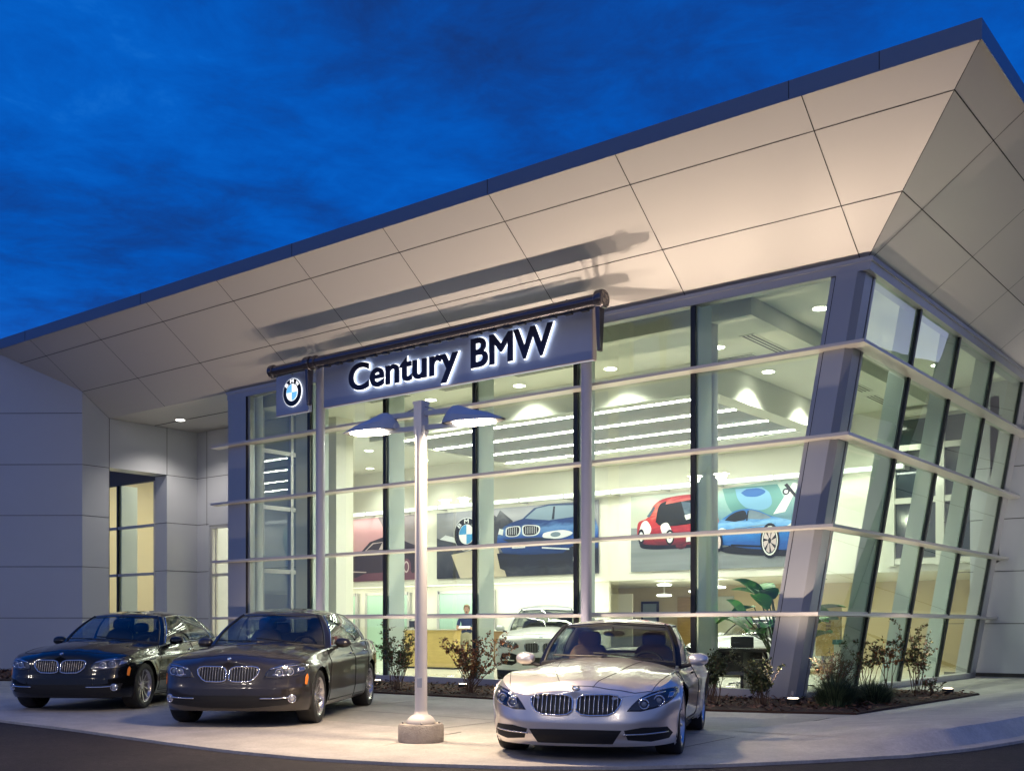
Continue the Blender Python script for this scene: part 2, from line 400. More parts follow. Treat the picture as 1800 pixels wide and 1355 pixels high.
def facade():
    # head and sill profiles of the front glass
    def bar(name, b, m=M_alu, **k): return b.build(name, m, BLD, **k)
    xc = XC(ZH)
    b = MB(); b.box(-21.9, xc - .03, Y0 - .087, Y0 + .117, ZH - .197, ZH - .003); b.box(-21.92, xc + .02, Y0 - .107, Y0 - .087, ZH - .066, ZH - .004)
    bar('head_frame', b)
    b = MB(); b.box(-21.9, XC(.09), Y0 - .06, Y0 + .12, 0, .16); bar('sill_frame', b, M_alu_light)
    # vertical mullions: black cap outside, deep grey-green fin inside
    X = [-18.98, -16.56, -14.05, -11.58, -9.12]
    for x in X:
        b = MB(); b.box(x - .045, x + .045, Y0 - .05, Y0 + .0, .16, ZH - .2); o = bar('mullion', b, M_black)
        b = MB(); b.box(x - .07, x + .07, Y0 + .02, Y0 + .50, .02, ZH - .1); b.build('fin', M_fin, o)
    # left corner post (wide blue metal)
    b = MB(); b.box(-21.85, -21.16, Y0 - .10, Y0 + .14, 0, ZH - .2); b.box(-21.16, -21.08, Y0 - .05, Y0 + .1, .16, ZH - .2)
    bar('corner_post', b, angle=30)
    b = MB(); b.box(-21.165, -21.155, Y0 - .103, Y0 - .05, 0, ZH - .2); bar('joint', b, M_joint)
    # leaning corner column: front panel, bevel and side panel
    def lean(u0, u1, y0, y1, z0=0., z1=ZH - .2):
        return [(XC(z0) + u0, y0, z0), (XC(z0) + u1, y0, z0), (XC(z0) + u1, y1, z0), (XC(z0) + u0, y1, z0),
                (XC(z1) + u0, y0, z1), (XC(z1) + u1, y0, z1), (XC(z1) + u1, y1, z1), (XC(z1) + u0, y1, z1)]
    b = MB(); b.hexa(lean(-.53, -.455, Y0 - .05, Y0 + .12), 0); b.hexa(lean(-.43, -.09, Y0 - .10, Y0 + .12), 0)
    b.hexa([(XC(0) - .09, Y0 - .10, 0), (XC(0) + .01, Y0 - .0, 0), (XC(0) + .01, Y0 + .3, 0), (XC(0) - .09, Y0 + .3, 0),
            (XC(ZH - .2) - .09, Y0 - .10, ZH - .2), (XC(ZH - .2) + .01, Y0, ZH - .2), (XC(ZH - .2) + .01, Y0 + .3, ZH - .2), (XC(ZH - .2) - .09, Y0 + .3, ZH - .2)], 0)
    b.hexa(lean(-.06, .02, Y0 + .33, Y0 + .41), 0)
    b.hexa(lean(-.455, -.43, Y0 - .07, Y0 + .1), 1); b.hexa(lean(-.06, .004, Y0 + .30, Y0 + .33), 1)
    bar('corner_column', b, [M_alu, M_joint])
    # front glass panes, one per bay and row
    levels = [.16] + LZ + [ZH - .2]
    xs = [-21.08] + X + [None]
    for i in range(len(xs) - 1):
        for j in range(5):
            z0, z1 = levels[j], levels[j + 1]; x0 = xs[i] + (.045 if i else 0)
            a1 = xs[i + 1] - .045 if xs[i + 1] is not None else XC(z0) - .52; a2 = xs[i + 1] - .045 if xs[i + 1] is not None else XC(z1) - .52
            b = MB(); b.add([(x0, Y0, z0), (a1, Y0, z0), (a2, Y0, z1), (x0, Y0, z1)], [(0, 1, 2, 3)])
            o = bar('window_pane', b, M_glass)
    # transoms behind the louvers
    for z in LZ:
        b = MB(); b.box(-21.08, XC(z) - .5, Y0 - .03, Y0 + .10, z - .045, z + .03, 0); b.box(-21.08, XC(z) - .5, Y0 - .034, Y0 - .03, z - .06, z - .045, 1); bar('transom', b, [M_alu_light, M_black])
    # leaning end wall: mullions, panes, transoms
    yM = [19.33, 21.65, 24.08]; yE = 26.5
    def slab(b, y0, y1, z0, z1, u0, u1, mi=0):
        b.hexa([(XC(z0) + u0, y0, z0), (XC(z0) + u1, y0, z0), (XC(z0) + u1, y1, z0), (XC(z0) + u0, y1, z0),
                (XC(z1) + u0, y0, z1), (XC(z1) + u1, y0, z1), (XC(z1) + u1, y1, z1), (XC(z1) + u0, y1, z1)], mi)
    for y in yM:
        b = MB(); slab(b, y - .04, y + .04, .1, ZH - .2, 0, .05); o = bar('mullion', b, M_black)
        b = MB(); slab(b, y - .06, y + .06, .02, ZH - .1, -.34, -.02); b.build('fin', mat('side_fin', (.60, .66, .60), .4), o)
    b = MB(); slab(b, yE - .04, yE + .02, .1, ZH - .2, -.02, .04, 1); slab(b, yE + .02, yE + .42, 0, ZH - .1, -.30, .06, 0); bar('end_post', b, [M_alu_light, M_black])
    ys = [Y0 + .41] + yM + [yE]
    for i in range(4):
        for j in range(5):
            z0, z1 = levels[j] if j else .12, levels[j + 1]; y0 = ys[i] + (.04 if i else 0); y1 = ys[i + 1] - .04
            b = MB(); b.add([(XC(z0), y0, z0), (XC(z0), y1, z0), (XC(z1), y1, z1), (XC(z1), y0, z1)], [(0, 1, 2, 3)])
            bar('window_pane', b, M_glass_side)
    for z in LZ:
        b = MB(); slab(b, Y0 + .41, yE, z - .05, z + .03, -.08, .03); bar('transom', b, M_alu_light)
    b = MB(); slab(b, Y0 + .41, yE + .4, 0, .12, -.2, .06); bar('sill_frame', b, M_alu_light)
    b = MB(); slab(b, Y0 - .09, 27.1, ZH - .2, ZH, -.2, .1); b.box(xc - .1, xc + .12, Y0 - .11, 27.1, ZH - .07, ZH - .001); bar('head_frame', b)
    # horizontal sun-shade louvers wrapping the corner
    for z in LZ:
        b = MB(); o_ = .27; t = .05; x1 = XC(z); yb = 27.3
        pts = [(-22.33, Y0 - .035), (-22.33, Y0 - o_), (x1 + o_, Y0 - o_), (x1 + o_, yb), (x1 + .035, yb), (x1 + .035, Y0 - .035)]
        n = 6; b.add([(x, y, z - t + (.0 if (i in (1, 2, 3)) else -.012)) for i, (x, y) in enumerate(pts)] + [(x, y, z + .0) for x, y in pts],
                     [(0, 1, 2, 5), (5, 2, 3, 4), (6, 11, 8, 7), (11, 10, 9, 8)] + [(i, (i + 1) % n, n + (i + 1) % n, n + i) for i in range(n)])
        bar('louver', b, M_louver)
facade()

def walls():
    def bar(name, b, m=M_panel, **k): return b.build(name, m, BLD, **k)
    XP = -27.2; YQ = 19.6; YC = 18.56
    jz = [1.43, 2.81, 4.19, 5.56, 6.94]
    # angled left wing wall
    a = Vector((XP, 15.93, 0)); dr = Vector((-(.787 * .995 + .0), -.617 * .93, 0)); dr = Vector((-.797, -.604, 0)).normalized(); L = 14
    c = a + dr * L; nn = Vector((dr.y, -dr.x, 0)); nn = nn if nn.y < 0 else -nn
    b = MB(); H_ = 8.9
    def quad(p, q, z0, z1, mi=0): b.add([(p.x, p.y, z0), (q.x, q.y, z0), (q.x, q.y, z1), (p.x, p.y, z1)], [(0, 1, 2, 3)], mi)
    back = -nn * .5
    quad(a, c, 0, H_); quad(a + Vector((0, .0, 0)), Vector((XP, 16.72, 0)), 0, H_); quad(Vector((XP, 16.72, 0)), Vector((XP - 1.3, 16.72, 0)), 0, 5.57)
    w = bar('wing_wall', b)
    b = MB()
    for z in jz[:5]:
        b.beam(a + nn * .0 + Vector((0, 0, z)), c + Vector((0, 0, z)), .008, .014)
        if z < 6.9: b.beam(Vector((XP, 15.93, z)), Vector((XP, 16.72, z)), .008, .014)
    for k in range(1, 5):
        p = a + dr * (2.33 * k); b.beam(p, p + Vector((0, 0, 9)), .008, .014, up=(1, 0, 0))
    b.build('panel_joint', M_joint, w)
    # header and recessed wall of the entrance bay
    b = MB(); b.box(XP - .6, XP, 16.72, YC, 5.57, ZH); b.box(XP - .58, XP, YC, 25, 0, ZH)
    w = bar('entrance_wall', b)
    b = MB()
    for z in jz[:4]:
        b.box(XP, XP + .004, YC, YQ, z - .007, z + .007); b.box(XP - .58, XP, YC - .004, YC, z - .007, z + .007)
    b.box(XP, XP + .004, YC - .007, YC + .007, 5.57, ZH); b.box(XP, XP + .004, 16.72, 16.735, 0, ZH)
    b.build('panel_joint', M_joint, w)
    # window set back under the header
    b = MB(); b.box(-33, XP - .58, YC + .02, YC + .12, 5.45, 6.95)
    bar('window_header', b, mat('header_grey', (.13, .13, .16), .6))
    wx0, wx1 = -33.0, XP - .58
    b = MB()
    for x in (-29.75,): b.box(x - .035, x + .035, YC + .0, YC + .06, 0, 5.45, 1); b.box(x - .0, x + .14, YC + .06, YC + .6, 0, 5.45, 2)
    for z in (2.74, 4.16): b.box(wx0, wx1, YC + .0, YC + .1, z - .04, z + .04, 0)
    b.box(wx1 - .05, wx1, YC - .02, YC + .1, 0, 5.45, 0)
    f = bar('window_frame', b, [M_alu_light, M_black, M_fin])
    b = MB(); b.add([(wx0, YC + .05, 0), (wx1 - .05, YC + .05, 0), (wx1 - .05, YC + .05, 5.45), (wx0, YC + .05, 5.45)], [(0, 1, 2, 3)])
    b.build('pane', M_win, f)
    # back wall of the recess with a tall narrow window
    b = MB(); b.box(XP, -26.62, YQ, YQ + .3, 0, ZH); b.box(-26.62, -21.7, YQ, YQ + .3, 4.15, ZH); b.box(-25.45, -21.7, YQ, YQ + .3, 0, 4.15)
    w = bar('entrance_wall', b)
    b = MB()
    for z in jz[:4]:
        b.box(XP, -26.66, YQ - .004, YQ, z - .007, z + .007)
        if z > 4.3: b.box(-26.66, -21.8, YQ - .004, YQ, z - .007, z + .007)
        if z < 4: b.box(-25.4, -21.8, YQ - .004, YQ, z - .007, z + .007)
    b.box(-26.75, -26.735, YQ - .004, YQ, 4.15, ZH)
    b.build('panel_joint', M_joint, w)
    b = MB()
    b.box(-26.62, -26.52, YQ + .02, YQ + .14, 0, 4.15); b.box(-25.57, -25.45, YQ + .02, YQ + .14, 0, 4.15); b.box(-26.52, -25.57, YQ + .02, YQ + .14, 4.05, 4.15)
    b.box(-26.40, -26.36, YQ + .04, YQ + .1, 0, 4.05); b.box(-26.52, -25.57, YQ + .03, YQ + .12, 2.66, 2.74)
    f = bar('window_frame', b, M_alu_light)
    b = MB(); b.add([(-26.5, YQ + .07, 0), (-25.57, YQ + .07, 0), (-25.57, YQ + .07, 4.05), (-26.5, YQ + .07, 4.05)], [(0, 1, 2, 3)]); b.build('pane', M_win, f)
    # glazed left return of the showroom box, facing the recess (entrance doors)
    xs = -21.8
    b = MB()
    for z in (1.43, 2.6, 4.2, 5.62): b.box(xs - .04, xs + .06, Y0 + .14, YQ, z - .05, z + .05)
    for y in (17.6, 18.55, 19.45): b.box(xs - .05, xs + .07, y - .045, y + .045, 0, ZH)
    b.box(xs - .05, xs + .07, Y0 + .14, YQ, ZH - .2, ZH); f = bar('entrance_frame', b, M_alu_light)
    b = MB(); b.add([(xs, Y0 + .1, 0), (xs, YQ, 0), (xs, YQ, ZH), (xs, Y0 + .1, ZH)], [(0, 1, 2, 3)]); b.build('pane', M_glass, f)
    # white wall end inside, beside the entrance
    b = MB(); b.box(-21.7, -20.95, YQ - .25, YQ + .35, 0, 6.9); bar('inner_pier', b, M_white)
    b = MB(); b.box(-20.95, -20.3, 18.0, 18.3, 0.02, 6.9); bar('inner_pier', b, M_white)
    # right-hand wing wall behind the leaning end
    b = MB(); b.box(XC(0) - .1, -3.95, 27.1, 27.6, 0, 8.8)
    w = bar('wing_wall', b)
    b = MB()
    for z in (1.27, 2.49, 3.71, 4.92, 6.13, 7.34): b.box(-8, -3.95, 27.096, 27.1, z - .008, z + .008)
    b.box(-8, -3.95, 27.09, 27.1, 0.02, .11); b.build('panel_joint', M_joint, w)
walls()

def interior():
    def bar(name, b, m=M_white, **k): return b.build(name, m, BLD, **k)
    b = MB(); b.box(-21.75, XC(0) - .02, Y0 + .12, 36, -.02, .03); b.box(-36, -21.75, 19.9, 36, -.02, .03); b.box(-36, -27.8, 18.7, 19.9, -.02, .03); bar('floor', b, M_floor)
    XL = -34.0; YB = 27.3; XR = -6.35
    # ceiling: high perimeter, main field, lowered slatted bay
    b = MB(); b.box(-21.72, XR + .2, Y0 + .12, 36, 6.94, 7.1); b.box(XL, -21.72, 19.92, 36, 6.94, 7.1); b.box(XL, -27.8, 18.7, 19.92, 6.94, 7.1)
    b.box(-21.72, -8.4, 17.45, 19.92, 6.62, 6.94); b.box(XL, -8.4, 19.92, YB, 6.62, 6.94)
    b.box(-20.3, -19.9, 19.9, YB, 5.97, 6.62); b.box(-10.9, -10.45, 19.9, YB, 5.97, 6.62); b.box(-19.9, -10.9, 19.9, 20.2, 5.97, 6.62); b.box(-19.9, -10.9, 25.4, YB, 5.97, 6.62)
    ce = bar('ceiling', b, M_ceil)
    b = MB()
    y = 20.2
    while y < 25.4:
        if all(abs(y - q) > .11 for q in (20.42, 21.95, 23.6, 25.1)): b.box(-19.9, -10.9, y, y + .045, 6.0, 6.07)
        y += .085
    b.box(-19.9, -10.9, 20.2, 25.4, 6.3, 6.32, 1)
    b.build('slatted_bay', [M_slat, M_dark], ce)
    # air diffusers: three black slots in a frame
    for (x0, y0, ax, L) in ((-9.55, 19.9, 'x', -1.5), (-9.2, 18.6, 'y', 1.9), (-9.2, 22.6, 'y', 2.2), (-12.9, 18.4, 'x', -1.6), (-15.2, 18.5, 'x', -1.5), (-17.6, 18.4, 'x', -1.4), (-9.3, 25.3, 'y', 1.4)):
        b = MB(); z = 6.62
        if ax == 'x':
            b.box(x0 + L, x0, y0, y0 + .3, z - .012, z, 0)
            for k in range(3): b.box(x0 + L + .04, x0 - .04, y0 + .045 + k * .085, y0 + .085 + k * .085, z - .015, z - .012, 1)
        else:
            b.box(x0, x0 + .3, y0, y0 + L, z - .012, z, 0)
            for k in range(3): b.box(x0 + .045 + k * .085, x0 + .085 + k * .085, y0 + .04, y0 + L - .04, z - .015, z - .012, 1)
        b.build('air_diffuser', [M_ceil, M_dark], ce)
    # far walls
    b = MB(); b.box(XL, -9.4, YB, YB + .2, 2.56, 6.94); b.box(-9.4, XC(2.6) + .3, YB - .05, YB + .2, 2.56, 6.94, 0); bar('upper_wall', b)
    b = MB(); b.box(XL, -18.05, YB + .5, YB + .6, 0, 2.56); b.box(-21.2, -21.05, YB + .6, 33, 0, 2.56); bar('rear_wall', b)
    b = MB(); b.box(-19.7, -18.6, 30.0, 30.06, .03, 2.25); bar('rear_partition', b)
    b = MB(); b.box(-34.2, XL, Y0 + 1.9, 34, 0, 7); b.box(-36, -7, 33, 33.2, 0, 2.6); b.box(-7.3, -7.1, YB + .2, 33, 0, 2.56)
    bar('side_wall', b, mat('beige_wall', (.66, .56, .36), .7))
    b = MB(); b.box(XL, -7.0, YB + .2, 33.2, 2.555, 2.62); bar('low_ceiling', b, M_ceil)
    # round steel columns just inside the front
    for x, y in ((-9.3, 17.65), (-21.45, 17.2)):
        b = MB(); b.lathe([(.14, 0.03), (.14, 6.93)], (x, y, 0), n=24); bar('round_column', b, mat('column_paint', (.74, .74, .70), .35), angle=40)
    # glazed offices under the upper wall
    for (x0, x1) in ((-31.2, -28.9), (-28.4, -26.3), (-24.9, -22.5)):
        b = MB(); y = YB + .36
        for x in (x0, x1): b.box(x - .05, x + .05, y, y + .08, 0.03, 2.4)
        b.box(x0, x1, y, y + .08, 2.3, 2.4); b.box(x0, x1, y + .02, y + .06, 1.55, 1.6)
        f = bar('office_window_frame', b, M_alu_light)
        b = MB(); b.box(x0 + .05, x1 - .05, y + .03, y + .05, .03, 2.3); b.build('pane', mat('frosted_green_glass', (.42, .62, .50), .25, spec=.6), f)
    # dark inner glazing near the leaning wall
    b = MB(); b.box(-9.25, -6.9, YB - .10, YB - .05, 2.9, 6.3); f = bar('inner_window', b, M_glass_dark)
    b = MB()
    for x in (-9.3, -8.1, -6.85): b.box(x - .1, x + .1, YB - .2, YB - .10, 2.7, 6.6)
    for z in (2.8, 4.3, 5.6, 6.45): b.box(-9.3, -6.85, YB - .18, YB - .10, z - .07, z + .07)
    b.build('frame', M_white, f)
    # door and pictures in the rear room
    b = MB(); b.box(-20.6, -19.6, 32.9, 33.0, .03, 2.2) if False else b.box(-17.4, -16.5, 32.93, 33.0, .03, 2.2); bar('rear_door', b, mat('door_pale', (.60, .66, .60), .4))
    b = MB(); b.box(-18.6, -17.6, 32.93, 33.0, .03, 2.2); bar('rear_door', b, M_wood)
interior()

# ================================================================ lettering and emblems
def text_geo(s, extrude=.01, offset=0., bold=0.):
    # offset = rounded outline grown around every stroke
    cu = bpy.data.curves.new('t', 'FONT'); cu.body = s; cu.size = 1; cu.extrude = extrude; cu.bevel_depth = offset; cu.bevel_resolution = 1; cu.resolution_u = 6
    o = bpy.data.objects.new('t', cu); col.objects.link(o)
    bpy.context.view_layer.update()
    dg = bpy.context.evaluated_depsgraph_get(); me = bpy.data.meshes.new_from_object(o.evaluated_get(dg))
    vs = [tuple(v.co) for v in me.vertices]; fs = [tuple(p.vertices) for p in me.polygons]
    bpy.data.objects.remove(o); bpy.data.curves.remove(cu); bpy.data.meshes.remove(me)
    return vs, fs
def put_text(b, s, frame, x0, x1, base, cap, thick, w0=0., offset=0., mi=0, dx=0.):
    """text s fitted to x0..x1 and cap height, placed with frame(u, v, w)"""
    v0, _ = text_geo(s, .5, 0); vs, fs = text_geo(s, .5, offset)
    capv, _ = text_geo('B', .5, 0)
    lo = min(p[0] for p in v0); hi = max(p[0] for p in v0); ch = max(p[1] for p in capv)
    sx = (x1 - x0) / (hi - lo); sy = cap / ch
    b.add([frame(x0 + (p[0] - lo) * sx, base + p[1] * sy, w0 + min(1, max(0, p[2] + .5)) * thick) for p in vs], fs, mi)
def roundel(b, frame, r, mats=(0, 1, 2, 3), letters=True, t=.02):
    """ring badge: pale rim, black ring, blue and white quarters; mats = rim, ring, blue, white"""
    def disc(r0, r1, w0, w1, a0, a1, mi, n=40):
        k = max(3, int(n * (a1 - a0) / (2 * math.pi))); vs = []; fs = []
        for i in range(k + 1):
            a = a0 + (a1 - a0) * i / k; c, s = math.cos(a), math.sin(a)
            vs += [frame(r0 * c, r0 * s, w1), frame(r1 * c, r1 * s, w1), frame(r1 * c, r1 * s, w0)]
        for i in range(k): fs += [(3 * i, 3 * i + 1, 3 * i + 4, 3 * i + 3), (3 * i + 1, 3 * i + 2, 3 * i + 5, 3 * i + 4)]
        b.add(vs, fs, mi)
    P2 = math.pi * 2
    disc(0, r, 0, t * .5, 0, P2, mats[0]); disc(0, r * .965, 0, t * .6, 0, P2, mats[1]); disc(0, r * .60, 0, t * .7, 0, P2, mats[0])
    for q in range(4): disc(0, r * .57, 0, t * .8, q * P2 / 4, (q + 1) * P2 / 4, mats[3] if q in (0, 2) else mats[2], 32)
    if letters:
        for ch, a in (('B', R(135)), ('M', R(90)), ('W', R(45))):
            w = r * (.26 if ch == 'B' else .33); rr = r * .665; rot = a - R(90); c, s = math.cos(rot), math.sin(rot)
            cx, cy = rr * math.cos(a), rr * math.sin(a)
            put_text(b, ch, lambda u, v, ww: frame(cx + u * c - v * s, cy + u * s + v * c, ww), -w / 2, w / 2, 0, r * .24, t * .15, t * .65, .02, mats[0])
    return b

# ================================================================ the roadside sign on two posts
def sign():
    S = thing('dealer_sign', 'long blue name sign hung from a dark tube on two round grey posts', 'sign', (-14.5, 16.15, 0))
    ys = 16.06; M_post = mat('post_grey', (.42, .42, .50), .35, metal=.2); M_tube = mat('bronze_dark_metal', (.13, .12, .135), .24, metal=.75)
    M_blue = mat('sign_blue', (.38, .45, .62), .45, var=.015); M_navy = mat('letter_navy', (.006, .010, .06), .5)
    M_halo = emis('letter_halo_light', (.95, .98, 1.0), 2.4); M_rim = mat('sign_edge_pale', (.55, .47, .45), .4)
    for x in (-18.13, -11.06):
        b = MB(); b.lathe([(.10, 0), (.10, 6.9)], (x, 16.28, 0), n=28); p = b.build('post', M_post, S, angle=40)
        b = MB(); b.lathe([(.16, 0), (.16, .02), (.11, .03)], (x, 16.28, 0), n=24); b.build('base_plate', M_post, p)
    # panels: long one with the name, short one with the emblem
    for (x0, x1) in ((-17.78, -10.79), (-19.36, -18.28)):
        b = MB(); b.box(x0, x1, ys, ys + .10, 5.93, 6.86, 0); b.box(x0, x1, ys - .012, ys, 5.925, 5.945, 1)
        if x0 > -18: b.box(x1, x1 + .03, ys - .01, ys + .1, 5.925, 6.86, 1)
        b.build('panel', [M_blue, M_rim], S)
    # tube with collars, end caps and brackets
    tz, ty = 6.82, 15.66
    b = MB(); b.tube([(-18.98, ty, tz), (-10.36, ty, tz)], .112, 28); t_ = b.build('tube', M_tube, S, angle=40)
    for x, w, r in ((-18.98, .06, .145), (-17.80, .09, .155), (-17.60, .06, .145)): b = MB(); b.tube([(x - w, ty, tz), (x - w * .8, ty, tz), (x + w * .8, ty, tz), (x + w, ty, tz)], [r * .9, r, r, r * .9], 28); b.build('collar', M_tube, t_, angle=40)
    b = MB(); b.tube([(-10.42, ty, tz), (-10.39, ty, tz), (-10.29, ty, tz), (-10.26, ty, tz)], [.14, .165, .165, .15], 32); b.build('collar', M_tube, t_, angle=40)
    b = MB()
    k = 0
    while k < 20:   # scalloped clips under the tube
        x = -17.3 + k * .345; b.box(x, x + .15, ty - .04, ty + .04, tz - .15, tz - .09); k += 1
    b.box(-17.5, -10.5, ty - .02, ty + .02, tz - .13, tz - .10); b.box(-18.9, -17.9, ty - .02, ty + .02, tz - .13, tz - .10)
    for x in (-18.8, -17.2, -14.9, -12.6, -10.9): b.box(x - .025, x + .025, ty, ys + .05, tz - .02, tz + .02)
    b.build('rail', M_dark, t_)
    b = MB()
    roundel(b, lambda u, v, w: (-10.26 + w, ty + u, tz + v), .14, (0, 1, 1, 0), True, .02); b.build('end_badge', [mat('bronze_light', (.35, .30, .27), .35, metal=.5), M_tube], t_)
    for x in (-17.80, -10.36):
        b = MB(); b.hexa([(x - .03, ty - .05, 5.93), (x + .03, ty - .05, 5.93), (x + .03, ty + .05, 5.93), (x - .03, ty + .05, 5.93),
                (x - .05, ty - .09, tz), (x + .05, ty - .09, tz), (x + .05, ty + .09, tz), (x - .05, ty + .09, tz)])
        b.build('bracket', M_tube, S, bevel=.012)
    # bracket arms tying tube to posts and facade
    b = MB()
    for x in (-18.13, -11.06): b.tube([(x, ty, 6.9), (x, 16.30, 6.9)], .05, 12); b.tube([(x, 16.28, 6.6), (x, 16.70, 6.76)], .02, 8)
    b.build('arm', M_tube, S)
    # lettering: navy faces floating over a white glowing outline
    fr = lambda u, v, w: (u, ys - .012 - w, v)
    for s_, x0, x1 in (('Century', -16.90, -13.90), ('BMW', -13.52, -11.62)):
        b = MB(); c = MB(); put_text(b, s_, fr, x0, x1, 6.175, .53, .03, .045, .024); put_text(c, s_, fr, x0, x1, 6.175, .53, .012, .022, .042)
        b.build('lettering', M_navy, S); c.build('letter_halo', M_halo, S)
    b = MB(); roundel(b, lambda u, v, w: (-18.78 + u, ys - .004 - w, 6.40 + v), .315, (0, 1, 2, 3), True, .05)
    b.build('emblem', [emis('badge_white_lit', (.95, .98, 1), 1.25), mat('badge_black', (.006, .008, .02), .3), emis('badge_blue_lit', (.08, .50, .95), .9), emis('badge_white_lit2', (.85, .97, 1), 1.2)], S)
    # soft white light that the letters throw on the panel
sign()

# ================================================================ street lamp
def lamp_post():
    lx, ly = -7.80, 8.40
    Lp = thing('street_lamp', 'pale square-topped double lamp post on a round concrete footing', 'street lamp', (lx, ly, 0))
    M_pole = mat('lamp_paint', (.68, .66, .66), .35, metal=.15); M_head = mat('lamp_head_paint', (.40, .44, .52), .35, metal=.2)
    b = MB(); b.lathe([(.235, 0), (.24, .02), (.24, .17), (.225, .19)], (lx, ly, 0), n=40); b.build('footing', mat('footing_concrete', (.36, .32, .28), .8, var=.2, vscale=9, bump=.5), Lp, angle=40)
    b = MB(); b.lathe([(.15, .19), (.155, .21), (.13, .25), (.10, .275), (.075, .285), (.066, .32)], (lx, ly, 0), n=36); b.build('base_cover', mat('cover_pale', (.75, .70, .64), .4), Lp, angle=60)
    b = MB(); b.lathe([(.066, .30), (.062, 3.30)], (lx, ly, 0), n=28); b.box(lx - .055, lx + .055, ly - .055, ly + .055, 3.22, 3.56); b.box(lx - .062, lx + .062, ly - .062, ly + .062, 3.53, 3.56)
    p_ = b.build('pole', M_pole, Lp, angle=40)
    b = MB(); b.obox((lx + .034, ly - .057, .62), (.022, .013, 0), (.004, -.006, 0), (0, 0, .05)); b.build('hand_hole_cover', M_head, p_, bevel=.003)
    for k in range(4):
        a = math.pi / 4 + k * math.pi / 2; b = MB(); b.lathe([(.012, .19), (.012, .205), (.006, .21)], (lx + .19 * math.cos(a), ly + .19 * math.sin(a), 0), n=8); b.build('anchor_bolt', mat('bolt_steel', (.3, .3, .3), .4, metal=.8), Lp)
    ax = Vector((.94, .18, 0)).normalized(); up = Vector((0, 0, 1)); sd = up.cross(ax)
    C = Vector((lx, ly, 3.36))
    b = MB()
    for z in (.075, -.075): b.beam(C - ax * .46 + up * z, C + ax * .46 + up * z, .045, .05)
    b.tube([C + up * .17, C - ax * .36 + up * .03], .008, 8); b.tube([C + up * .17, C + ax * .36 + up * .03], .008, 8)
    b.build('arm', M_head, Lp)
    for sgn in (-1, 1):
        d = ax * sgn; o = C + d * .30
        # swept hood: ridge rises near the arm and runs out to a thin lip
        sec = [(0, .02, 0, .08), (.04, .075, 0, .12), (.10, .115, 0, .15), (.17, .118, 0, .165), (.34, .06, 0, .165), (.52, .015, 0, .13), (.68, -.052, 0, .055)]
        b = MB(); n = 5; base = len(b.v)
        for (x, top, _, hw) in sec:
            for k in range(n + 1):
                y = (-1, -.86, -.22, .22, .86, 1)[k] * hw; z = -.065 + (top + .065) * (0, .42, 1, 1, .42, 0)[k]
                b.v.append(tuple(o + d * x + sd * y + up * z))
        for i in range(len(sec) - 1):
            for k in range(n): b.f.append((base + i * (n + 1) + k, base + i * (n + 1) + k + 1, base + (i + 1) * (n + 1) + k + 1, base + (i + 1) * (n + 1) + k)); b.m.append(0)
        b.f.append(tuple(base + k for k in range(n + 1))); b.m.append(0)
        # underside rim around the lens
        rim = [(.03, .085), (.16, .155), (.28, .17), (.42, .158), (.58, .118), (.66, .05)]
        lens = [(.15, .11), (.28, .13), (.42, .118), (.55, .08)]
        hd = b.build('lamp_head', M_head, Lp, angle=25)
        b = MB(); pr = [o + d * x - sd * y - up * .066 for x, y in rim] + [o + d * x + sd * y - up * .066 for x, y in rim[::-1]]; b.add(pr, [tuple(range(len(pr)))])
        b.build('underside', M_pole, hd)
        b = MB(); lo = [o + d * x - sd * y for x, y in lens] + [o + d * x + sd * y for x, y in lens[::-1]]
        k = len(lo); b.add([p - up * .067 for p in lo] + [p - up * .082 for p in lo], [tuple(range(k, 2 * k))[::-1]] + [(i, (i + 1) % k, k + (i + 1) % k, k + i) for i in range(k)])
        b.build('lens', emis('lamp_lens', (1.0, .86, .68), 32.0), hd)
        q = o + d * .35 - up * .10
        light('AREA', 'street_lamp_light', q, 120, SODIUM, rot=(0, 0, math.atan2(ax.y, ax.x)), shape='RECTANGLE', size=.36, size_y=.2, spread=R(168))
lamp_post()

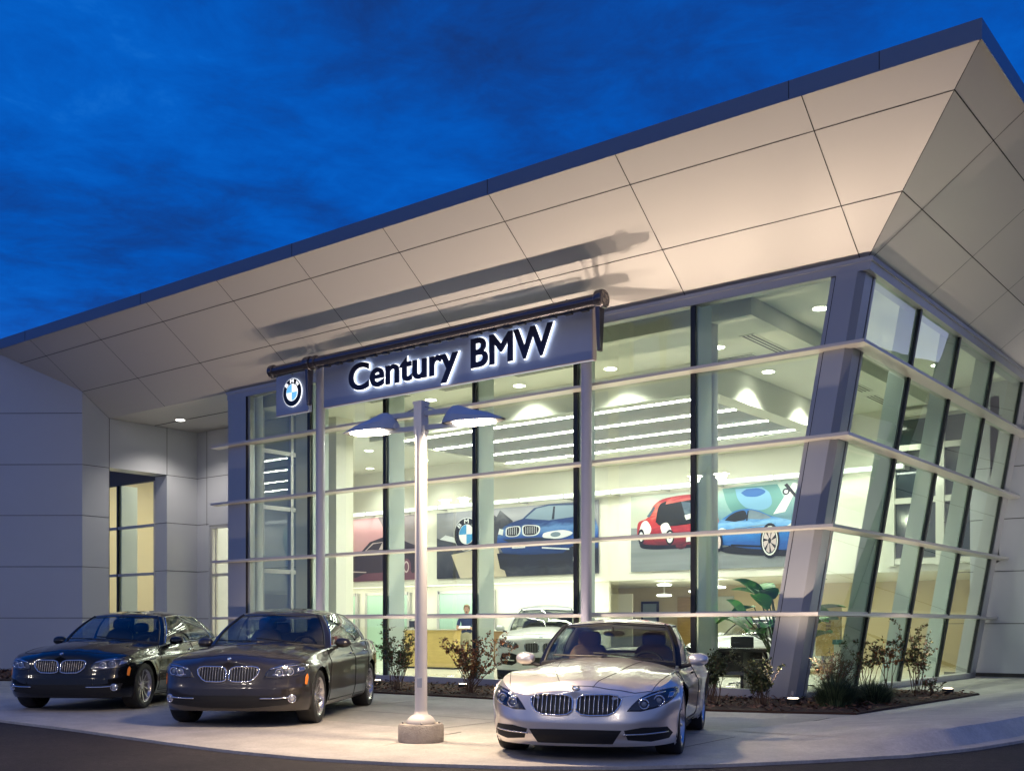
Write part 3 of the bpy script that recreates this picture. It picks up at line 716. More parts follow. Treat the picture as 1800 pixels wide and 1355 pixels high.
def site_lamps():
    M_pole = mat('lamp_paint'); M_head = mat('lamp_head_paint')
    def one(x, y, lab, pw):
        t = thing('parking_lamp', lab, 'street lamp', (x, y, 0), group='tall lamps along the parking lot')
        b = MB(); b.lathe([(.3, 0), (.3, .6), (.28, .62)], (x, y, 0), n=24); b.build('footing', mat('footing_concrete'), t, angle=40)
        b = MB(); b.lathe([(.09, .6), (.07, 7.2)], (x, y, 0), n=20); b.build('pole', M_pole, t, angle=40)
        b = MB(); b.box(x - .7, x + .7, y - .04, y + .04, 6.98, 7.06); b.build('arm', M_head, t)
        for sg in (-1, 1):
            b = MB(); b.hexa([(x + sg * .55 - .3, y - .22, 6.88), (x + sg * .55 + .3, y - .22, 6.88), (x + sg * .55 + .3, y + .22, 6.88), (x + sg * .55 - .3, y + .22, 6.88), (x + sg * .55 - .12, y - .12, 7.1), (x + sg * .55 + .12, y - .12, 7.1), (x + sg * .55 + .12, y + .12, 7.1), (x + sg * .55 - .12, y + .12, 7.1)])
            h = b.build('lamp_head', M_head, t)
            b = MB(); b.box(x + sg * .55 - .24, x + sg * .55 + .24, y - .17, y + .17, 6.86, 6.878); b.build('lens', emis('site_lens', (1, .97, .88), 60.0), h)
            light('SPOT', 'parking_lamp_light', (x + sg * .55, y, 6.8), pw, (1, .86, .70), aim=(x + sg * 2.5, y + 6, 0), spot_size=R(150), spot_blend=.8, shadow_soft_size=.2)
    for x, lab, pw in ((-32.0, 'tall double lamp across the lot, farthest left of the row', 70), (-19.4, 'tall double lamp across the lot, second from the left', 240), (-6.5, 'tall double lamp across the lot, second from the right', 330), (6.2, 'tall double lamp across the lot, farthest right of the row', 330)): one(x, -3.2, lab, pw)
site_lamps()

# ================================================================ in-ground uplights in the bed
def uplights():
    M_can = mat('uplight_can', (.05, .05, .05), .4, metal=.5); M_lit = emis('uplight_lens', (1, .82, .58), 14.0)
    spots = [(-6.80, 15.55, 410, (-6.4, 15.2, 8), 'beside the dark green tuft at the leaning corner'), (-9.0, 15.60, 430, (-8.7, 15.25, 8), 'behind the silver roadster'),
             (-11.3, 15.60, 420, (-11.1, 15.25, 8), 'left of the silver roadster'), (-13.4, 15.60, 430, (-13.4, 15.25, 8), 'between the two bronze-leaved shrubs'),
             (-15.7, 15.60, 380, (-15.8, 15.25, 8), 'right behind the grey saloon'), (-18.0, 15.60, 230, (-18.3, 15.25, 8), 'left behind the grey saloon'), (-20.6, 15.60, 120, (-21.2, 15.25, 8), 'before the left corner post'),
             (-5.75, 19.7, 300, (-4.9, 21.5, 8), 'before the leaning end glass, added to brighten the right soffit')]  # last one added to brighten the right soffit
    for i, (x, y, p, aim, where) in enumerate(spots):
        t = thing('ground_uplight', 'small black uplight in the mulch bed ' + where, 'uplight', (x, y, 0), group='uplights in the planting bed')
        b = MB(); b.lathe([(.09, 0), (.10, .10), (.10, .12), (.085, .12)], (x, y, 0), n=20); c = b.build('can', M_can, t, angle=40)
        b = MB(); b.lathe([(.08, .118), (.08, .125)], (x, y, 0), n=20); b.build('lens', M_lit, t)
        light('SPOT', 'ground_uplight_light', (x, y, .16), p, WARM, aim=aim, spot_size=R(125), spot_blend=.9, shadow_soft_size=.03)
uplights()

# ================================================================ ceiling lamps
def ceiling_lamps():
    M_ring = mat('lamp_ring', (.8, .8, .75), .4)
    def down(x, y, z, label, power, r=.13, out=False, aim=None, group='round downlights in the showroom ceiling'):
        t = thing('downlight', label, 'downlight', (x, y, z), group=group)
        b = MB(); b.lathe([(r, 0), (r + .03, -.004), (r + .03, .01), (r, .01)], (x, y, z - .004), n=24); b.build('trim_ring', M_ring, t)
        b = MB(); b.lathe([(r * .98, -.004), (r * .98, -.002)], (x, y, z - .006), n=24); b.build('lens', M_down, t)
        if power: light('SPOT', 'downlight_light', (x, y, z - .05), power * 1.9, COOL if not out else (1, .93, .84), rot=(0, 0, 0), spot_size=R(125), spot_blend=.7, shadow_soft_size=.08)
    L = [(-12.5, 19.3, 6.62, 190, 'round downlight above the right end of the name sign, before the slatted bay'), (-15.0, 19.4, 6.62, 190, 'round downlight under the word on the name sign, second before the slatted bay'),
         (-17.6, 19.3, 6.62, 190, 'leftmost downlight before the slatted ceiling bay'), (-10.0, 21.6, 6.62, 190, 'downlight washing the right side of the slatted bay, nearer the glass'),
         (-9.9, 19.1, 6.62, 110, 'downlight just right of the round steel column'), (-10.0, 24.3, 6.62, 170, 'downlight washing the right side of the slatted bay, farther in'),
         (-7.75, 18.9, 6.94, 150, 'downlight in the high ceiling edge beside the leaning corner column'), (-24.2, 23.7, 6.62, 120, 'upper downlight above the pink wall banner'),
         (-26.9, 26.4, 6.62, 80, 'lower downlight above the pink wall banner'), (-24.2, 26.2, 6.62, 90, 'downlight left of the lamp post, near the slatted bay'), (-22.1, 22.4, 6.62, 120, 'downlight behind the left lamp head'),
         (-8.9, 26.3, 6.62, 80, 'downlight seen through the leaning end glass, second row'), (-7.4, 24.6, 6.94, 70, 'downlight in the top right of the leaning end glass')]
    for x, y, z, p, lab in L: down(x, y, z, lab, p)
    down(-25.9, 18.1, ZH + .008, 'round downlight in the flat soffit over the entrance recess', 130, .12, True, group='outdoor downlights')
    # four continuous strip lights in the slatted bay
    for i, (y, lab) in enumerate(((20.42, 'long strip light nearest the front glass'), (21.95, 'second long strip light from the front glass'), (23.6, 'third long strip light from the front glass'), (25.1, 'long strip light farthest from the front glass'))):
        t = thing('strip_light', lab + ' in the slatted ceiling bay', 'strip light', (-15.4, y, 6), group='strip lights in the slatted ceiling')
        b = MB(); b.box(-19.88, -10.92, y - .08, y + .08, 5.99, 6.04, 0); b.build('housing', M_ring, t)
        b = MB()
        for k in range(6): b.box(-19.85 + k * 1.488, -19.85 + k * 1.488 + 1.46, y - .06, y + .06, 5.982, 5.989)
        b.build('diffuser', M_strip, t)
    # wall-wash trough above the banners
    t = thing('wall_wash_light', 'long white trough light running above the wall banners', 'wall light', (-19, 27.1, 5.1))
    b = MB(); b.box(-31, -8.9, 26.85, 26.98, 5.06, 5.20); b.build('trough', M_ring, t)
    b = MB()
    for k in range(13): b.box(-30.95 + k * 1.7, -30.95 + k * 1.7 + 1.66, 26.838, 26.85, 5.075, 5.185)
    b.build('diffuser', emis('trough_glow', (1, .98, .92), 1.5), t)
    b = MB()
    for k in range(14): b.box(-30.99 + k * 1.7, -30.955 + k * 1.7, 26.83, 27.3, 5.05, 5.2)
    b.build('bracket', M_alu_light, t)
    for x in (-27.5, -21.5, -14.5, -10.5):
        light('AREA', 'wall_wash', (x, 26.9, 5.03), 28, (1, .97, .88), aim=(x, 27.3, 3.4), shape='RECTANGLE', size=5, size_y=.1)
    # pendant discs in the low rear room
    P = [(-16.6, 28.6, 2.42, 'pendant disc lamp at upper left of the rear room'), (-15.6, 28.9, 2.42, 'pendant disc lamp at upper middle of the rear room'), (-14.7, 28.4, 2.3, 'pendant disc lamp at right of the rear room'), (-15.2, 28.0, 2.18, 'pendant disc lamp hanging lower right in the rear room'), (-16.2, 27.9, 2.08, 'lowest pendant disc lamp at left in the rear room')]
    for x, y, z, lab in P:
        t = thing('pendant_lamp', lab, 'pendant lamp', (x, y, z), group='disc pendants in the rear room')
        b = MB(); b.lathe([(.20, 0), (.22, .03), (.22, .05), (.1, .07)], (x, y, z), n=20); b.build('shade', emis('pendant_glow', (1, .98, .9), 5.0), t)
        b = MB(); b.tube([(x, y, z + .06), (x, y, 2.56)], .006, 6); b.build('cord', M_ring, t)
    light('AREA', 'rear_room_light', (-13, 30, 2.5), 120, (1, .88, .62), rot=(0, 0, 0), shape='RECTANGLE', size=8, size_y=3)
    light('AREA', 'office_light', (-21.5, 27.1, 2.5), 70, (1, .97, .85), aim=(-21.5, 27.9, 1.0), shape='RECTANGLE', size=7, size_y=.3)
    light('AREA', 'office_light', (-28, 27.1, 2.5), 40, (1, .92, .75), aim=(-28, 27.9, 1.0), shape='RECTANGLE', size=5, size_y=.3)
    light('AREA', 'side_room_light', (-29.5, 21.5, 6.5), 380, ROOM, rot=(0, 0, 0), shape='RECTANGLE', size=5, size_y=3)
    light('AREA', 'side_room_light', (-25.5, 21.5, 6.5), 200, ROOM, rot=(0, 0, 0), shape='RECTANGLE', size=2, size_y=2)
ceiling_lamps()

# ================================================================ cars
def curve(pts):
    """smooth monotone interpolation through (x, value) pairs"""
    P = sorted(pts); X = np.array([p[0] for p in P], float); V = np.array([p[1] for p in P], float)
    h = np.diff(X); d = np.diff(V) / h; m = np.zeros(len(X)); m[0] = d[0]; m[-1] = d[-1]
    for i in range(1, len(X) - 1):
        if d[i - 1] * d[i] > 0: m[i] = 2 * d[i - 1] * d[i] / (d[i - 1] + d[i]) if abs(d[i - 1] + d[i]) > 1e-9 else 0
    def f(x):
        x = np.clip(np.asarray(x, float), X[0], X[-1]); i = np.clip(np.searchsorted(X, x, side='right') - 1, 0, len(X) - 2)
        t = (x - X[i]) / h[i]; t2 = t * t; t3 = t2 * t
        return (2 * t3 - 3 * t2 + 1) * V[i] + (t3 - 2 * t2 + t) * h[i] * m[i] + (-2 * t3 + 3 * t2) * V[i + 1] + (t3 - t2) * h[i] * m[i + 1]
    return f
def grid_faces(nr, nc, off=0): return [(off + r * nc + c, off + r * nc + c + 1, off + (r + 1) * nc + c + 1, off + (r + 1) * nc + c) for r in range(nr - 1) for c in range(nc - 1)]

def crspline(P, n):
    """Catmull-Rom through rows of P (k,3), n samples per span"""
    P = np.asarray(P, float); Q = np.vstack([2 * P[0] - P[1], P, 2 * P[-1] - P[-2]])
    out = []
    for i in range(1, len(Q) - 2):
        for j in range(n):
            t = j / n; a, b, c, d = Q[i - 1], Q[i], Q[i + 1], Q[i + 2]
            out.append(.5 * (2 * b + (c - a) * t + (2 * a - 5 * b + 4 * c - d) * t * t + (3 * b - a - 3 * c + d) * t ** 3))
    out.append(Q[-2]); return np.array(out)

class CarBody:
    def __init__(s, S):
        s.S = S; Hc, He, W, zb = curve(S['Hc']), curve(S['He']), curve(S['W']), curve(S['zb'])
        fz, rz = curve(S['fz']), curve(S['rz']); prof = curve(S['prof']); xf, xr, Lf, Lr = S['xf'], S['xr'], S['Lf'], S['Lr']
        th = np.linspace(0, math.pi / 2, 40); n = S.get('nf', 2.7)
        x1 = xf - Lf * (1 - np.cos(th) ** (2 / n)); y1 = W(xf - Lf) * np.sin(th) ** (2 / n); w1 = np.cos(th) ** .6
        xs = np.arange(xf - Lf - .025, xr + Lr, -.025); th2 = np.linspace(math.pi / 2, 0, 26)
        x3 = xr + Lr * (1 - np.cos(th2) ** (2 / 2.7)); y3 = W(xr + Lr) * np.sin(th2) ** (2 / 2.7); w3 = np.cos(th2) ** .6
        X = np.r_[x1, xs, x3]; Y = np.r_[y1, W(xs), y3]; wf = np.r_[w1, 0 * xs, 0 * x3]; wr = np.r_[0 * x1, 0 * xs, w3]
        Xc = np.clip(X, xr, xf); nv = 44; v = np.linspace(0, 1, nv)[:, None]
        zt = He(Xc)[None]; z0 = zb(Xc)[None]; Z = z0 + v * (zt - z0)
        PR = prof(v) * np.ones_like(Z)
        corner = np.r_[(1 - w1), 0 * xs + 1, (1 - w3)][None]
        Yg = Y[None] * (1 + (PR - 1) * (0.25 + .75 * corner))
        Xg = X[None] - fz(Z) * wf[None] + rz(Z) * wr[None]
        for (zc, a, sg) in S['crease']:
            Yg = Yg + a * np.tanh((Z - zc(X)[None]) / sg) * -1 * corner
        R_ = S['wr'] + S.get('gap', .045); s.R = R_
        for xa in S['ax']:
            d = np.hypot(Xg - xa, Z - S['wr']); Yg = Yg + S.get('flare', .015) * np.exp(-np.clip(d - R_, 0, 9) ** 2 / .09 ** 2) * corner * (Z < zt - .02)
        verts = []; idx = -np.ones(Xg.shape, int)
        vs = np.stack([Xg, np.abs(Yg), Z], -1)
        nrow, ncol = Xg.shape
        keep = []
        P = vs.copy()
        for xa in S['ax']:
            c = np.array([xa, S['wr']]); dx = P[..., 0] - xa; dz = P[..., 2] - S['wr']; d = np.hypot(dx, dz); ins = (d < R_)
            P_in = ins
            if 'IN' not in s.__dict__: s.IN = np.zeros(Xg.shape, bool)
            s.IN |= ins
            k = np.where(ins & (d > R_ - .075), R_ / np.maximum(d, 1e-6), 1)
            dd = d
            s_mask = ins & (d > R_ - .06)
            P[..., 0] = np.where(s_mask, xa + dx * k, P[..., 0]); P[..., 2] = np.where(s_mask, S['wr'] + dz * k, P[..., 2])
            s.IN &= ~s_mask
        F = []
        for r in range(nrow - 1):
            for c in range(ncol - 1):
                q = (s.IN[r, c], s.IN[r, c + 1], s.IN[r + 1, c + 1], s.IN[r + 1, c])
                if any(q): continue
                a = P[r, c]; b = P[r + 1, c + 1]; m_ = (a + b + P[r, c + 1] + P[r + 1, c]) / 4
                if any(math.hypot(m_[0] - xa, m_[2] - S['wr']) < R_ * .985 for xa in S['ax']): continue
                F.append((r * ncol + c, r * ncol + c + 1, (r + 1) * ncol + c + 1, (r + 1) * ncol + c))
        V = P.reshape(-1, 3)
        # top surface
        nt_ = 26; ss = np.linspace(1, 0, nt_); xt = P[-1, :, 0]; yt = P[-1, :, 1]; zt_ = P[-1, :, 2]
        hc = Hc(np.clip(xt, xr, xf)); T = []
        pw = S.get('crown', 2.2)
        for k in ss:
            z = zt_ + (hc - zt_) * (1 - k ** pw) ** 1.0
            y = yt * k
            for (fn) in S.get('hood', []): z = z + fn(xt, y)
            T.append(np.stack([xt, y, z], -1))
        T = np.array(T); off = len(V); V = np.vstack([V, T.reshape(-1, 3)]); F += grid_faces(nt_, ncol, off)
        # mirror
        nV = len(V); V = np.vstack([V, V * np.array([1, -1, 1])]); F += [tuple(nV + i for i in f[::-1]) for f in F]
        me = bpy.data.meshes.new('body'); me.from_pydata(V.tolist(), [], F); bm = bmesh.new(); bm.from_mesh(me)
        bmesh.ops.delete(bm, geom=[v for v in bm.verts if not v.link_faces], context='VERTS')
        bmesh.ops.remove_doubles(bm, verts=bm.verts, dist=.0006)
        bmesh.ops.dissolve_degenerate(bm, edges=bm.edges, dist=.0004)
        bmesh.ops.recalc_face_normals(bm, faces=bm.faces)
        # normals should face outwards
        top = max(bm.faces, key=lambda f: f.calc_center_median().z)
        if top.normal.z < 0: bmesh.ops.reverse_faces(bm, faces=bm.faces)
        bm.to_mesh(me); s.bvh = BVHTree.FromBMesh(bm); bm.free()
        for p in me.polygons: p.use_smooth = True
        me.set_sharp_from_angle(angle=R(50))
        s.me = me; s.Hc = Hc; s.He = He; s.W = W
    def hit(s, o, d):
        h = s.bvh.ray_cast(Vector(o), Vector(d).normalized())
        if h[0] is None:
            n = s.bvh.find_nearest(Vector(o) + Vector(d).normalized() * 4); return n[0], n[1]
        return h[0], h[1]
    def front(s, y, z): return s.hit((5, y, z), (-1, 0, 0))
    def side(s, x, z): return s.hit((x, 4, z), (0, -1, 0))
    def top(s, x, y): return s.hit((x, y, 3), (0, 0, -1))
    def patch(s, b, poly, proj, lift=.004, thick=.01, rings=7, seg=.02, mi=0, dome=0., side=1):
        """a shell that follows the body inside a star-shaped outline"""
        P = [Vector(p) for p in poly]; out = []
        for i in range(len(P)):
            a, c = P[i], P[(i + 1) % len(P)]; k = max(1, int((c - a).length / seg))
            for j in range(k): out.append(a + (c - a) * j / k)
        ce = sum(out, Vector((0, 0))) / len(out); n = len(out); o = len(b.v)
        ok = lambda p: s.pp(p, proj, side)
        for r in range(rings, 0, -1):
            for q in out:
                p = ce + (q - ce) * (r / rings); h, nn = ok(p); e = lift + dome * (1 - (r / rings) ** 2) - (thick if r == rings and 0 else 0)
                b.v.append(tuple(h + nn * e))
        h, nn = ok(ce); b.v.append(tuple(h + nn * (lift + dome))); cidx = len(b.v) - 1
        for r in range(rings - 1):
            for k in range(n): b.f.append((o + r * n + k, o + r * n + (k + 1) % n, o + (r + 1) * n + (k + 1) % n, o + (r + 1) * n + k)); b.m.append(mi)
        for k in range(n): b.f.append((o + (rings - 1) * n + k, o + (rings - 1) * n + (k + 1) % n, cidx)); b.m.append(mi)
        # skirt down into the body
        o2 = len(b.v)
        for q in out: h, nn = ok(q); b.v.append(tuple(h - nn * thick))
        for k in range(n): b.f.append((o + k, o + (k + 1) % n, o2 + (k + 1) % n, o2 + k)); b.m.append(mi)
        return b
    def pp(s, p, proj, side=1):
        if proj == 'front': return s.front(p[0] * side, p[1])
        if proj == 'side':
            h, n = s.side(p[0], p[1]); return (h, n) if side > 0 else (Vector((h.x, -h.y, h.z)), Vector((n.x, -n.y, n.z)))
        if proj == 'top': return s.top(p[0], p[1] * side)
    def line(s, b, pts, proj, r=.004, lift=0., side=1, mi=0, step=.03, n=6, closed=False):
        pts = [Vector(p) for p in pts]; 
        if closed: pts = pts + [pts[0]]
        out = []
        for i in range(len(pts) - 1):
            k = max(1, int((pts[i + 1] - pts[i]).length / step))
            for j in range(k): out.append(pts[i] + (pts[i + 1] - pts[i]) * j / k)
        out.append(pts[-1]); W_ = []
        for q in out: h, nn = s.pp(q, proj, side); W_.append(h + nn * lift)
        b.tube(W_, r, n, mi=mi); return b

def make_wheel(parent, c, r, w, side, M_rim, spokes=10, rimr=.72, twin=False, width=.032):
    """tyre with a rim as its child; side = +1 left, -1 right"""
    M_tyre = mat('tyre_rubber', (.014, .014, .015), .65, bump=.15, bscale=90)
    b = MB(); h = w / 2; R0 = r * rimr
    pr = [(R0, -h * .86), (R0 + .012, -h * .95), ((R0 + r) / 2, -h), (r * .965, -h * .93), (r * .995, -h * .75), (r, -h * .4), (r, h * .4), (r * .995, h * .75), (r * .965, h * .93), ((R0 + r) / 2, h), (R0 + .012, h * .95), (R0, h * .86)]
    o = len(b.v); n = 56
    for rr, hh in pr:
        for k in range(n): a = 2 * math.pi * k / n; b.v.append((c[0] + rr * math.cos(a), c[1] + hh * side, c[2] + rr * math.sin(a)))
    for i in range(len(pr) - 1):
        for k in range(n): b.f.append((i * n + k, i * n + (k + 1) % n, (i + 1) * n + (k + 1) % n, (i + 1) * n + k)); b.m.append(0)
    t = b.build('wheel', M_tyre, parent, angle=45)
    b = MB()
    def ring(prof, mi=0):
        o = len(b.v)
        for rr, hh in prof:
            for k in range(n): a = 2 * math.pi * k / n; b.v.append((c[0] + rr * math.cos(a), c[1] + hh * side, c[2] + rr * math.sin(a)))
        for i in range(len(prof) - 1):
            for k in range(n): b.f.append((o + i * n + k, o + i * n + (k + 1) % n, o + (i + 1) * n + (k + 1) % n, o + (i + 1) * n + k)); b.m.append(mi)
    ring([(R0 * .99, -h * .8), (R0 * .90, -h * .7), (R0 * .88, h * .55), (R0 * .955, h * .84), (R0 * 1.01, h * .93), (R0 * 1.015, h * .80)])
    ring([(.001, h * .62), (.055, h * .62), (.062, h * .55), (.062, h * .2)])
    ring([(.001, h * .0), (R0 * .62, h * .0), (R0 * .62, -h * .1)], 1)      # brake disc
    ring([(.001, -h * .5), (R0 * .9, -h * .5)], 2)
    for i in range(spokes):
        a0 = 2 * math.pi * (i + .5) / spokes
        offs = (-.17, .17) if twin else (0,)
        for of in offs:
            a1 = a0 + (of if twin else 0) * .95; pts = []
            for (rr, hh, ww, aa) in ((.045, .56, width * .75, a0 + of * .3), (R0 * .5, .60, width * .62, a0 + of * .6), (R0 * .80, .70, width * .55, a1 * .5 + (a0 + of * .6) * .5), (R0 * .95, .80, width * .9, a1)):
                ca, sa = math.cos(aa), math.sin(aa); pc = Vector((c[0] + rr * ca, c[1] + h * hh * side, c[2] + rr * sa)); tn = Vector((-sa, 0, ca)) * ww / 2
                pts.append((pc - tn, pc + tn, pc + tn * .7 - Vector((0, .03 * side, 0)), pc - tn * .7 - Vector((0, .03 * side, 0))))
            o = len(b.v)
            for q in pts: b.v += [tuple(x) for x in q]
            for j in range(3):
                for e in range(4): b.f.append((o + j * 4 + e, o + j * 4 + (e + 1) % 4, o + (j + 1) * 4 + (e + 1) % 4, o + (j + 1) * 4 + e)); b.m.append(0)
    b.build('rim', [M_rim, mat('brake_disc', (.25, .25, .26), .35, metal=.8), M_dark], t, angle=35)
    return t

def ellipsoid(b, c, ax, ay, az, nu=20, nv=12, pw=1.0, mi=0, cut=None):
    c = Vector(c); ax, ay, az = Vector(ax), Vector(ay), Vector(az); o = len(b.v)
    f = lambda t: math.copysign(abs(t) ** pw, t)
    for i in range(nv + 1):
        p = math.pi * i / nv - math.pi / 2
        for k in range(nu):
            a = 2 * math.pi * k / nu; b.v.append(tuple(c + ax * f(math.cos(p)) * f(math.cos(a)) + ay * f(math.cos(p)) * f(math.sin(a)) + az * f(math.sin(p))))
    for i in range(nv):
        for k in range(nu): b.f.append((o + i * nu + k, o + i * nu + (k + 1) % nu, o + (i + 1) * nu + (k + 1) % nu, o + (i + 1) * nu + k)); b.m.append(mi)
    return b

def make_car(S, name, label, cat, loc, heading, group=None):
    root = thing(name, label, cat, loc, heading, group, local=True)
    paint, M_rim = S['paint'], S['rim_mat']; B = CarBody(S)
    body = bpy.data.objects.new('body', B.me); col.objects.link(body); B.me.materials.append(paint); body.parent = root; body['_o'] = (0, 0, 0)
    # ---- greenhouse
    nb = 10; base = crspline(S['gbase'], nb); topc = crspline(S['gtop'], nb); nv = 30; bulge = S.get('bulge', .03)
    v = np.linspace(0, 1, nv)
    G = np.zeros((nv, len(base), 3))
    for i, t in enumerate(v):
        G[i] = base * (1 - t) + topc * t
        bl = bulge * math.sin(math.pi * t) * 1.0
        G[i, :, 1] += np.sign(G[i, :, 1]) * bl * np.clip(np.abs(G[i, :, 1]) / .5, 0, 1); G[i, :, 2] += bl * .35
        G[i, :, 0] += bl * .8 * np.linspace(1, -1, len(base))
    ncol = len(base); U = np.arange(ncol) / nb
    G[:, 0, 1] = 0; G[:, -1, 1] = 0
    ws, ap, side1, side2, cp, rw = [], [], [], [], [], []
    buckets = {'pillar': [], 'windshield': [], 'side_window': [], 'rear_side': [], 'rear_window': []}
    for i in range(nv - 1):
        tm = (v[i] + v[i + 1]) / 2
        for j in range(ncol - 1):
            um = (U[j] + U[j + 1]) / 2; f = (i * ncol + j, i * ncol + j + 1, (i + 1) * ncol + j + 1, (i + 1) * ncol + j); k = 'pillar'
            if um < 1 and .0 < tm < .955: k = 'windshield'
            elif 2 <= um < 3 - .0 and .07 < tm < .93: k = 'side_window'
            elif 3.1 <= um < 4 and .07 < tm < .93: k = 'rear_side' if S['doors'] == 4 else ('rear_side' if um < 4 else 'pillar')
            elif um >= 5 and .03 < tm < .93: k = 'rear_window'
            buckets[k].append(f)
    def half(faces, both=True):
        V = G.reshape(-1, 3); used = sorted({i for f in faces for i in f}); mp = {i: k for k, i in enumerate(used)}
        vs = V[used]; fs = [tuple(mp[i] for i in f) for f in faces]; n = len(vs)
        return vs, fs, n
    def emit(nm, key, m, sides=(1, -1), join=False):
        vs, fs, n = half(buckets[key]); objs = []
        if join:
            b = MB(); b.add(vs.tolist(), fs); b.add((vs * np.array([1, -1, 1])).tolist(), [f[::-1] for f in fs]); o = b.build(nm, m, root, smooth=True)
            bm = bmesh.new(); bm.from_mesh(o.data); bmesh.ops.remove_doubles(bm, verts=bm.verts, dist=.0008); bmesh.ops.recalc_face_normals(bm, faces=bm.faces); bm.to_mesh(o.data); bm.free(); return o
        for sd in sides:
            b = MB(); b.add((vs * np.array([1, sd, 1])).tolist(), [f[::sd] for f in fs]); objs.append(b.build(nm, m, root, smooth=True))
        return objs
    M_cg = S.get('cglass') or glass('car_glass', (.52, .56, .54), ior=1.5, boost=.6)
    M_ws = glass('windshield_glass', (.60, .62, .58), ior=1.5, boost=.8)
    emit('windshield', 'windshield', M_ws, join=True); emit('side_window', 'side_window', M_cg); emit('rear_side_window', 'rear_side', M_cg); emit('rear_window', 'rear_window', M_cg, join=True)
    # pillars and roof in one skin
    if S.get('dark_pillar'):
        dark = [f for f in buckets['pillar'] if (f[0] % ncol) / nb < 2]; buckets['pillar'] = [f for f in buckets['pillar'] if (f[0] % ncol) / nb >= 2]
        buckets['dp'] = dark; emit('windshield_pillar', 'dp', mat('black_gloss', (.008, .008, .009), .12))
    vs, fs, n = half(buckets['pillar']); b = MB(); b.add(vs.tolist(), fs); b.add((vs * np.array([1, -1, 1])).tolist(), [f[::-1] for f in fs])
    tr = G[-1]; nr = 14; Rf = []
    cz = curve(S['roof'])
    for s_ in np.linspace(1, 0, nr):
        q = tr.copy(); q[:, 1] = tr[:, 1] * s_; add = cz(tr[:, 0]); w = np.clip(tr[:, 1] / max(tr[:, 1].max(), 1e-6), 0, 1)
        q[:, 2] = tr[:, 2] + add * (1 - s_ ** 2) * w ** .5; Rf.append(q)
    Rf = np.array(Rf).reshape(-1, 3); fs = grid_faces(nr, ncol); b.add(Rf.tolist(), fs); b.add((Rf * np.array([1, -1, 1])).tolist(), [f[::-1] for f in fs])
    ro = b.build('roof', S.get('roof_paint', paint), root, smooth=True)
    bm = bmesh.new(); bm.from_mesh(ro.data); bmesh.ops.remove_doubles(bm, verts=bm.verts, dist=.001); bmesh.ops.recalc_face_normals(bm, faces=bm.faces); bm.to_mesh(ro.data); bm.free(); ro.data.set_sharp_from_angle(angle=R(45))
    # ---- bright trim round the side glass
    if S.get('trim'):
        for sd in (1, -1):
            b = MB(); i0, i1 = int(.06 * nv), int(.94 * nv); j0, j1 = 2 * nb, 4 * nb + 2
            loop = [G[i0, j] for j in range(j0, j1)] + [G[i, j1 - 1] for i in range(i0, i1)] + [G[i1, j] for j in range(j1 - 1, j0 - 1, -1)] + [G[i, j0] for i in range(i1, i0, -1)]
            b.tube([Vector((p[0], (p[1] + .004) * sd, p[2])) for p in loop] + [Vector((loop[0][0], (loop[0][1] + .004) * sd, loop[0][2]))], .008, 6); b.build('window_trim', S['trim'], root)
    # ---- black frame round the windscreen
    b = MB(); jw = nb
    for sd in (1, -1): b.tube([Vector((G[i, jw, 0] + .004, G[i, jw, 1] * sd, G[i, jw, 2] + .003)) for i in range(nv)], .013, 6)
    b.tube([Vector((G[int(.955 * nv) - 1, j, 0] + .002, G[int(.955 * nv) - 1, j, 1], G[int(.955 * nv) - 1, j, 2] + .002)) for j in range(jw, -1, -1)] + [Vector((G[int(.955 * nv) - 1, j, 0] + .002, -G[int(.955 * nv) - 1, j, 1], G[int(.955 * nv) - 1, j, 2] + .002)) for j in range(1, jw + 1)], .006, 6)
    b.build('windshield_frame', M_dark, root)
    # ---- cowl and wipers
    b = MB(); row = [Vector(p) for p in G[0, :jw + 1]]; full = [Vector((p.x, -p.y, p.z)) for p in row[::-1]][:-1] + row
    b.tube([p + Vector((.035, 0, .004)) for p in full], .035, 8); b.build('cowl', M_dark, root)
    b = MB()
    for (y0, y1) in S['wipers']:
        a = Vector((G[1, 0, 0] + .02 - abs(y0) * .12, y0, G[1, 0, 2] + .02)); j = 4
        xs = lambda yy: G[1, 0, 0] - (yy ** 2) * .42
        p = [Vector((xs(y0 + (y1 - y0) * t) + .012 - .03 * t, y0 + (y1 - y0) * t, G[1, 0, 2] - .05 * abs(y0 + (y1 - y0) * t) + .018 + .035 * t)) for t in np.linspace(0, 1, 7)]
        b.tube(p, .008, 5)
    b.build('wiper', M_dark, root)
    # ---- wheel housings and underbody
    b = MB(); wr = S['wr']; xs0, xs1 = S['ax'][1], S['ax'][0]
    b.box(S['xr'] + .35, S['xf'] - .42, -.60, .60, S['clear'], S['clear'] + .12); b.box(xs0 + wr + .08, xs1 - wr - .08, -S['hw'] + .12, S['hw'] - .12, S['clear'], S['clear'] + .3)
    b.box(S['xr'] + .5, S['xf'] - .5, -.58, .58, S['clear'] + .1, .62)
    for xa in S['ax']:
        for sd in (1, -1):
            o = len(b.v); n_ = 24; Rh = B.R + .004
            for yy in (S['hw'] - .035, .50):
                for k in range(n_ + 1): a = math.pi * (k / n_ * 1.24 - .12); b.v.append((xa + Rh * math.cos(a), yy * sd, wr + Rh * math.sin(a)))
            for k in range(n_): b.f.append((o + k, o + k + 1, o + n_ + 2 + k, o + n_ + 1 + k)); b.m.append(0)
    b.build('underbody', mat('underbody_black', (.006, .006, .006), .9), root)
    # ---- wheels
    for i, xa in enumerate(S['ax']):
        for sd in (1, -1): make_wheel(root, (xa, sd * (S['hw'] - S['tw'] / 2 - .012), wr), wr, S['tw'], sd, M_rim, S['spokes'], S['rimr'], S.get('twin', False), S.get('spw', .032))
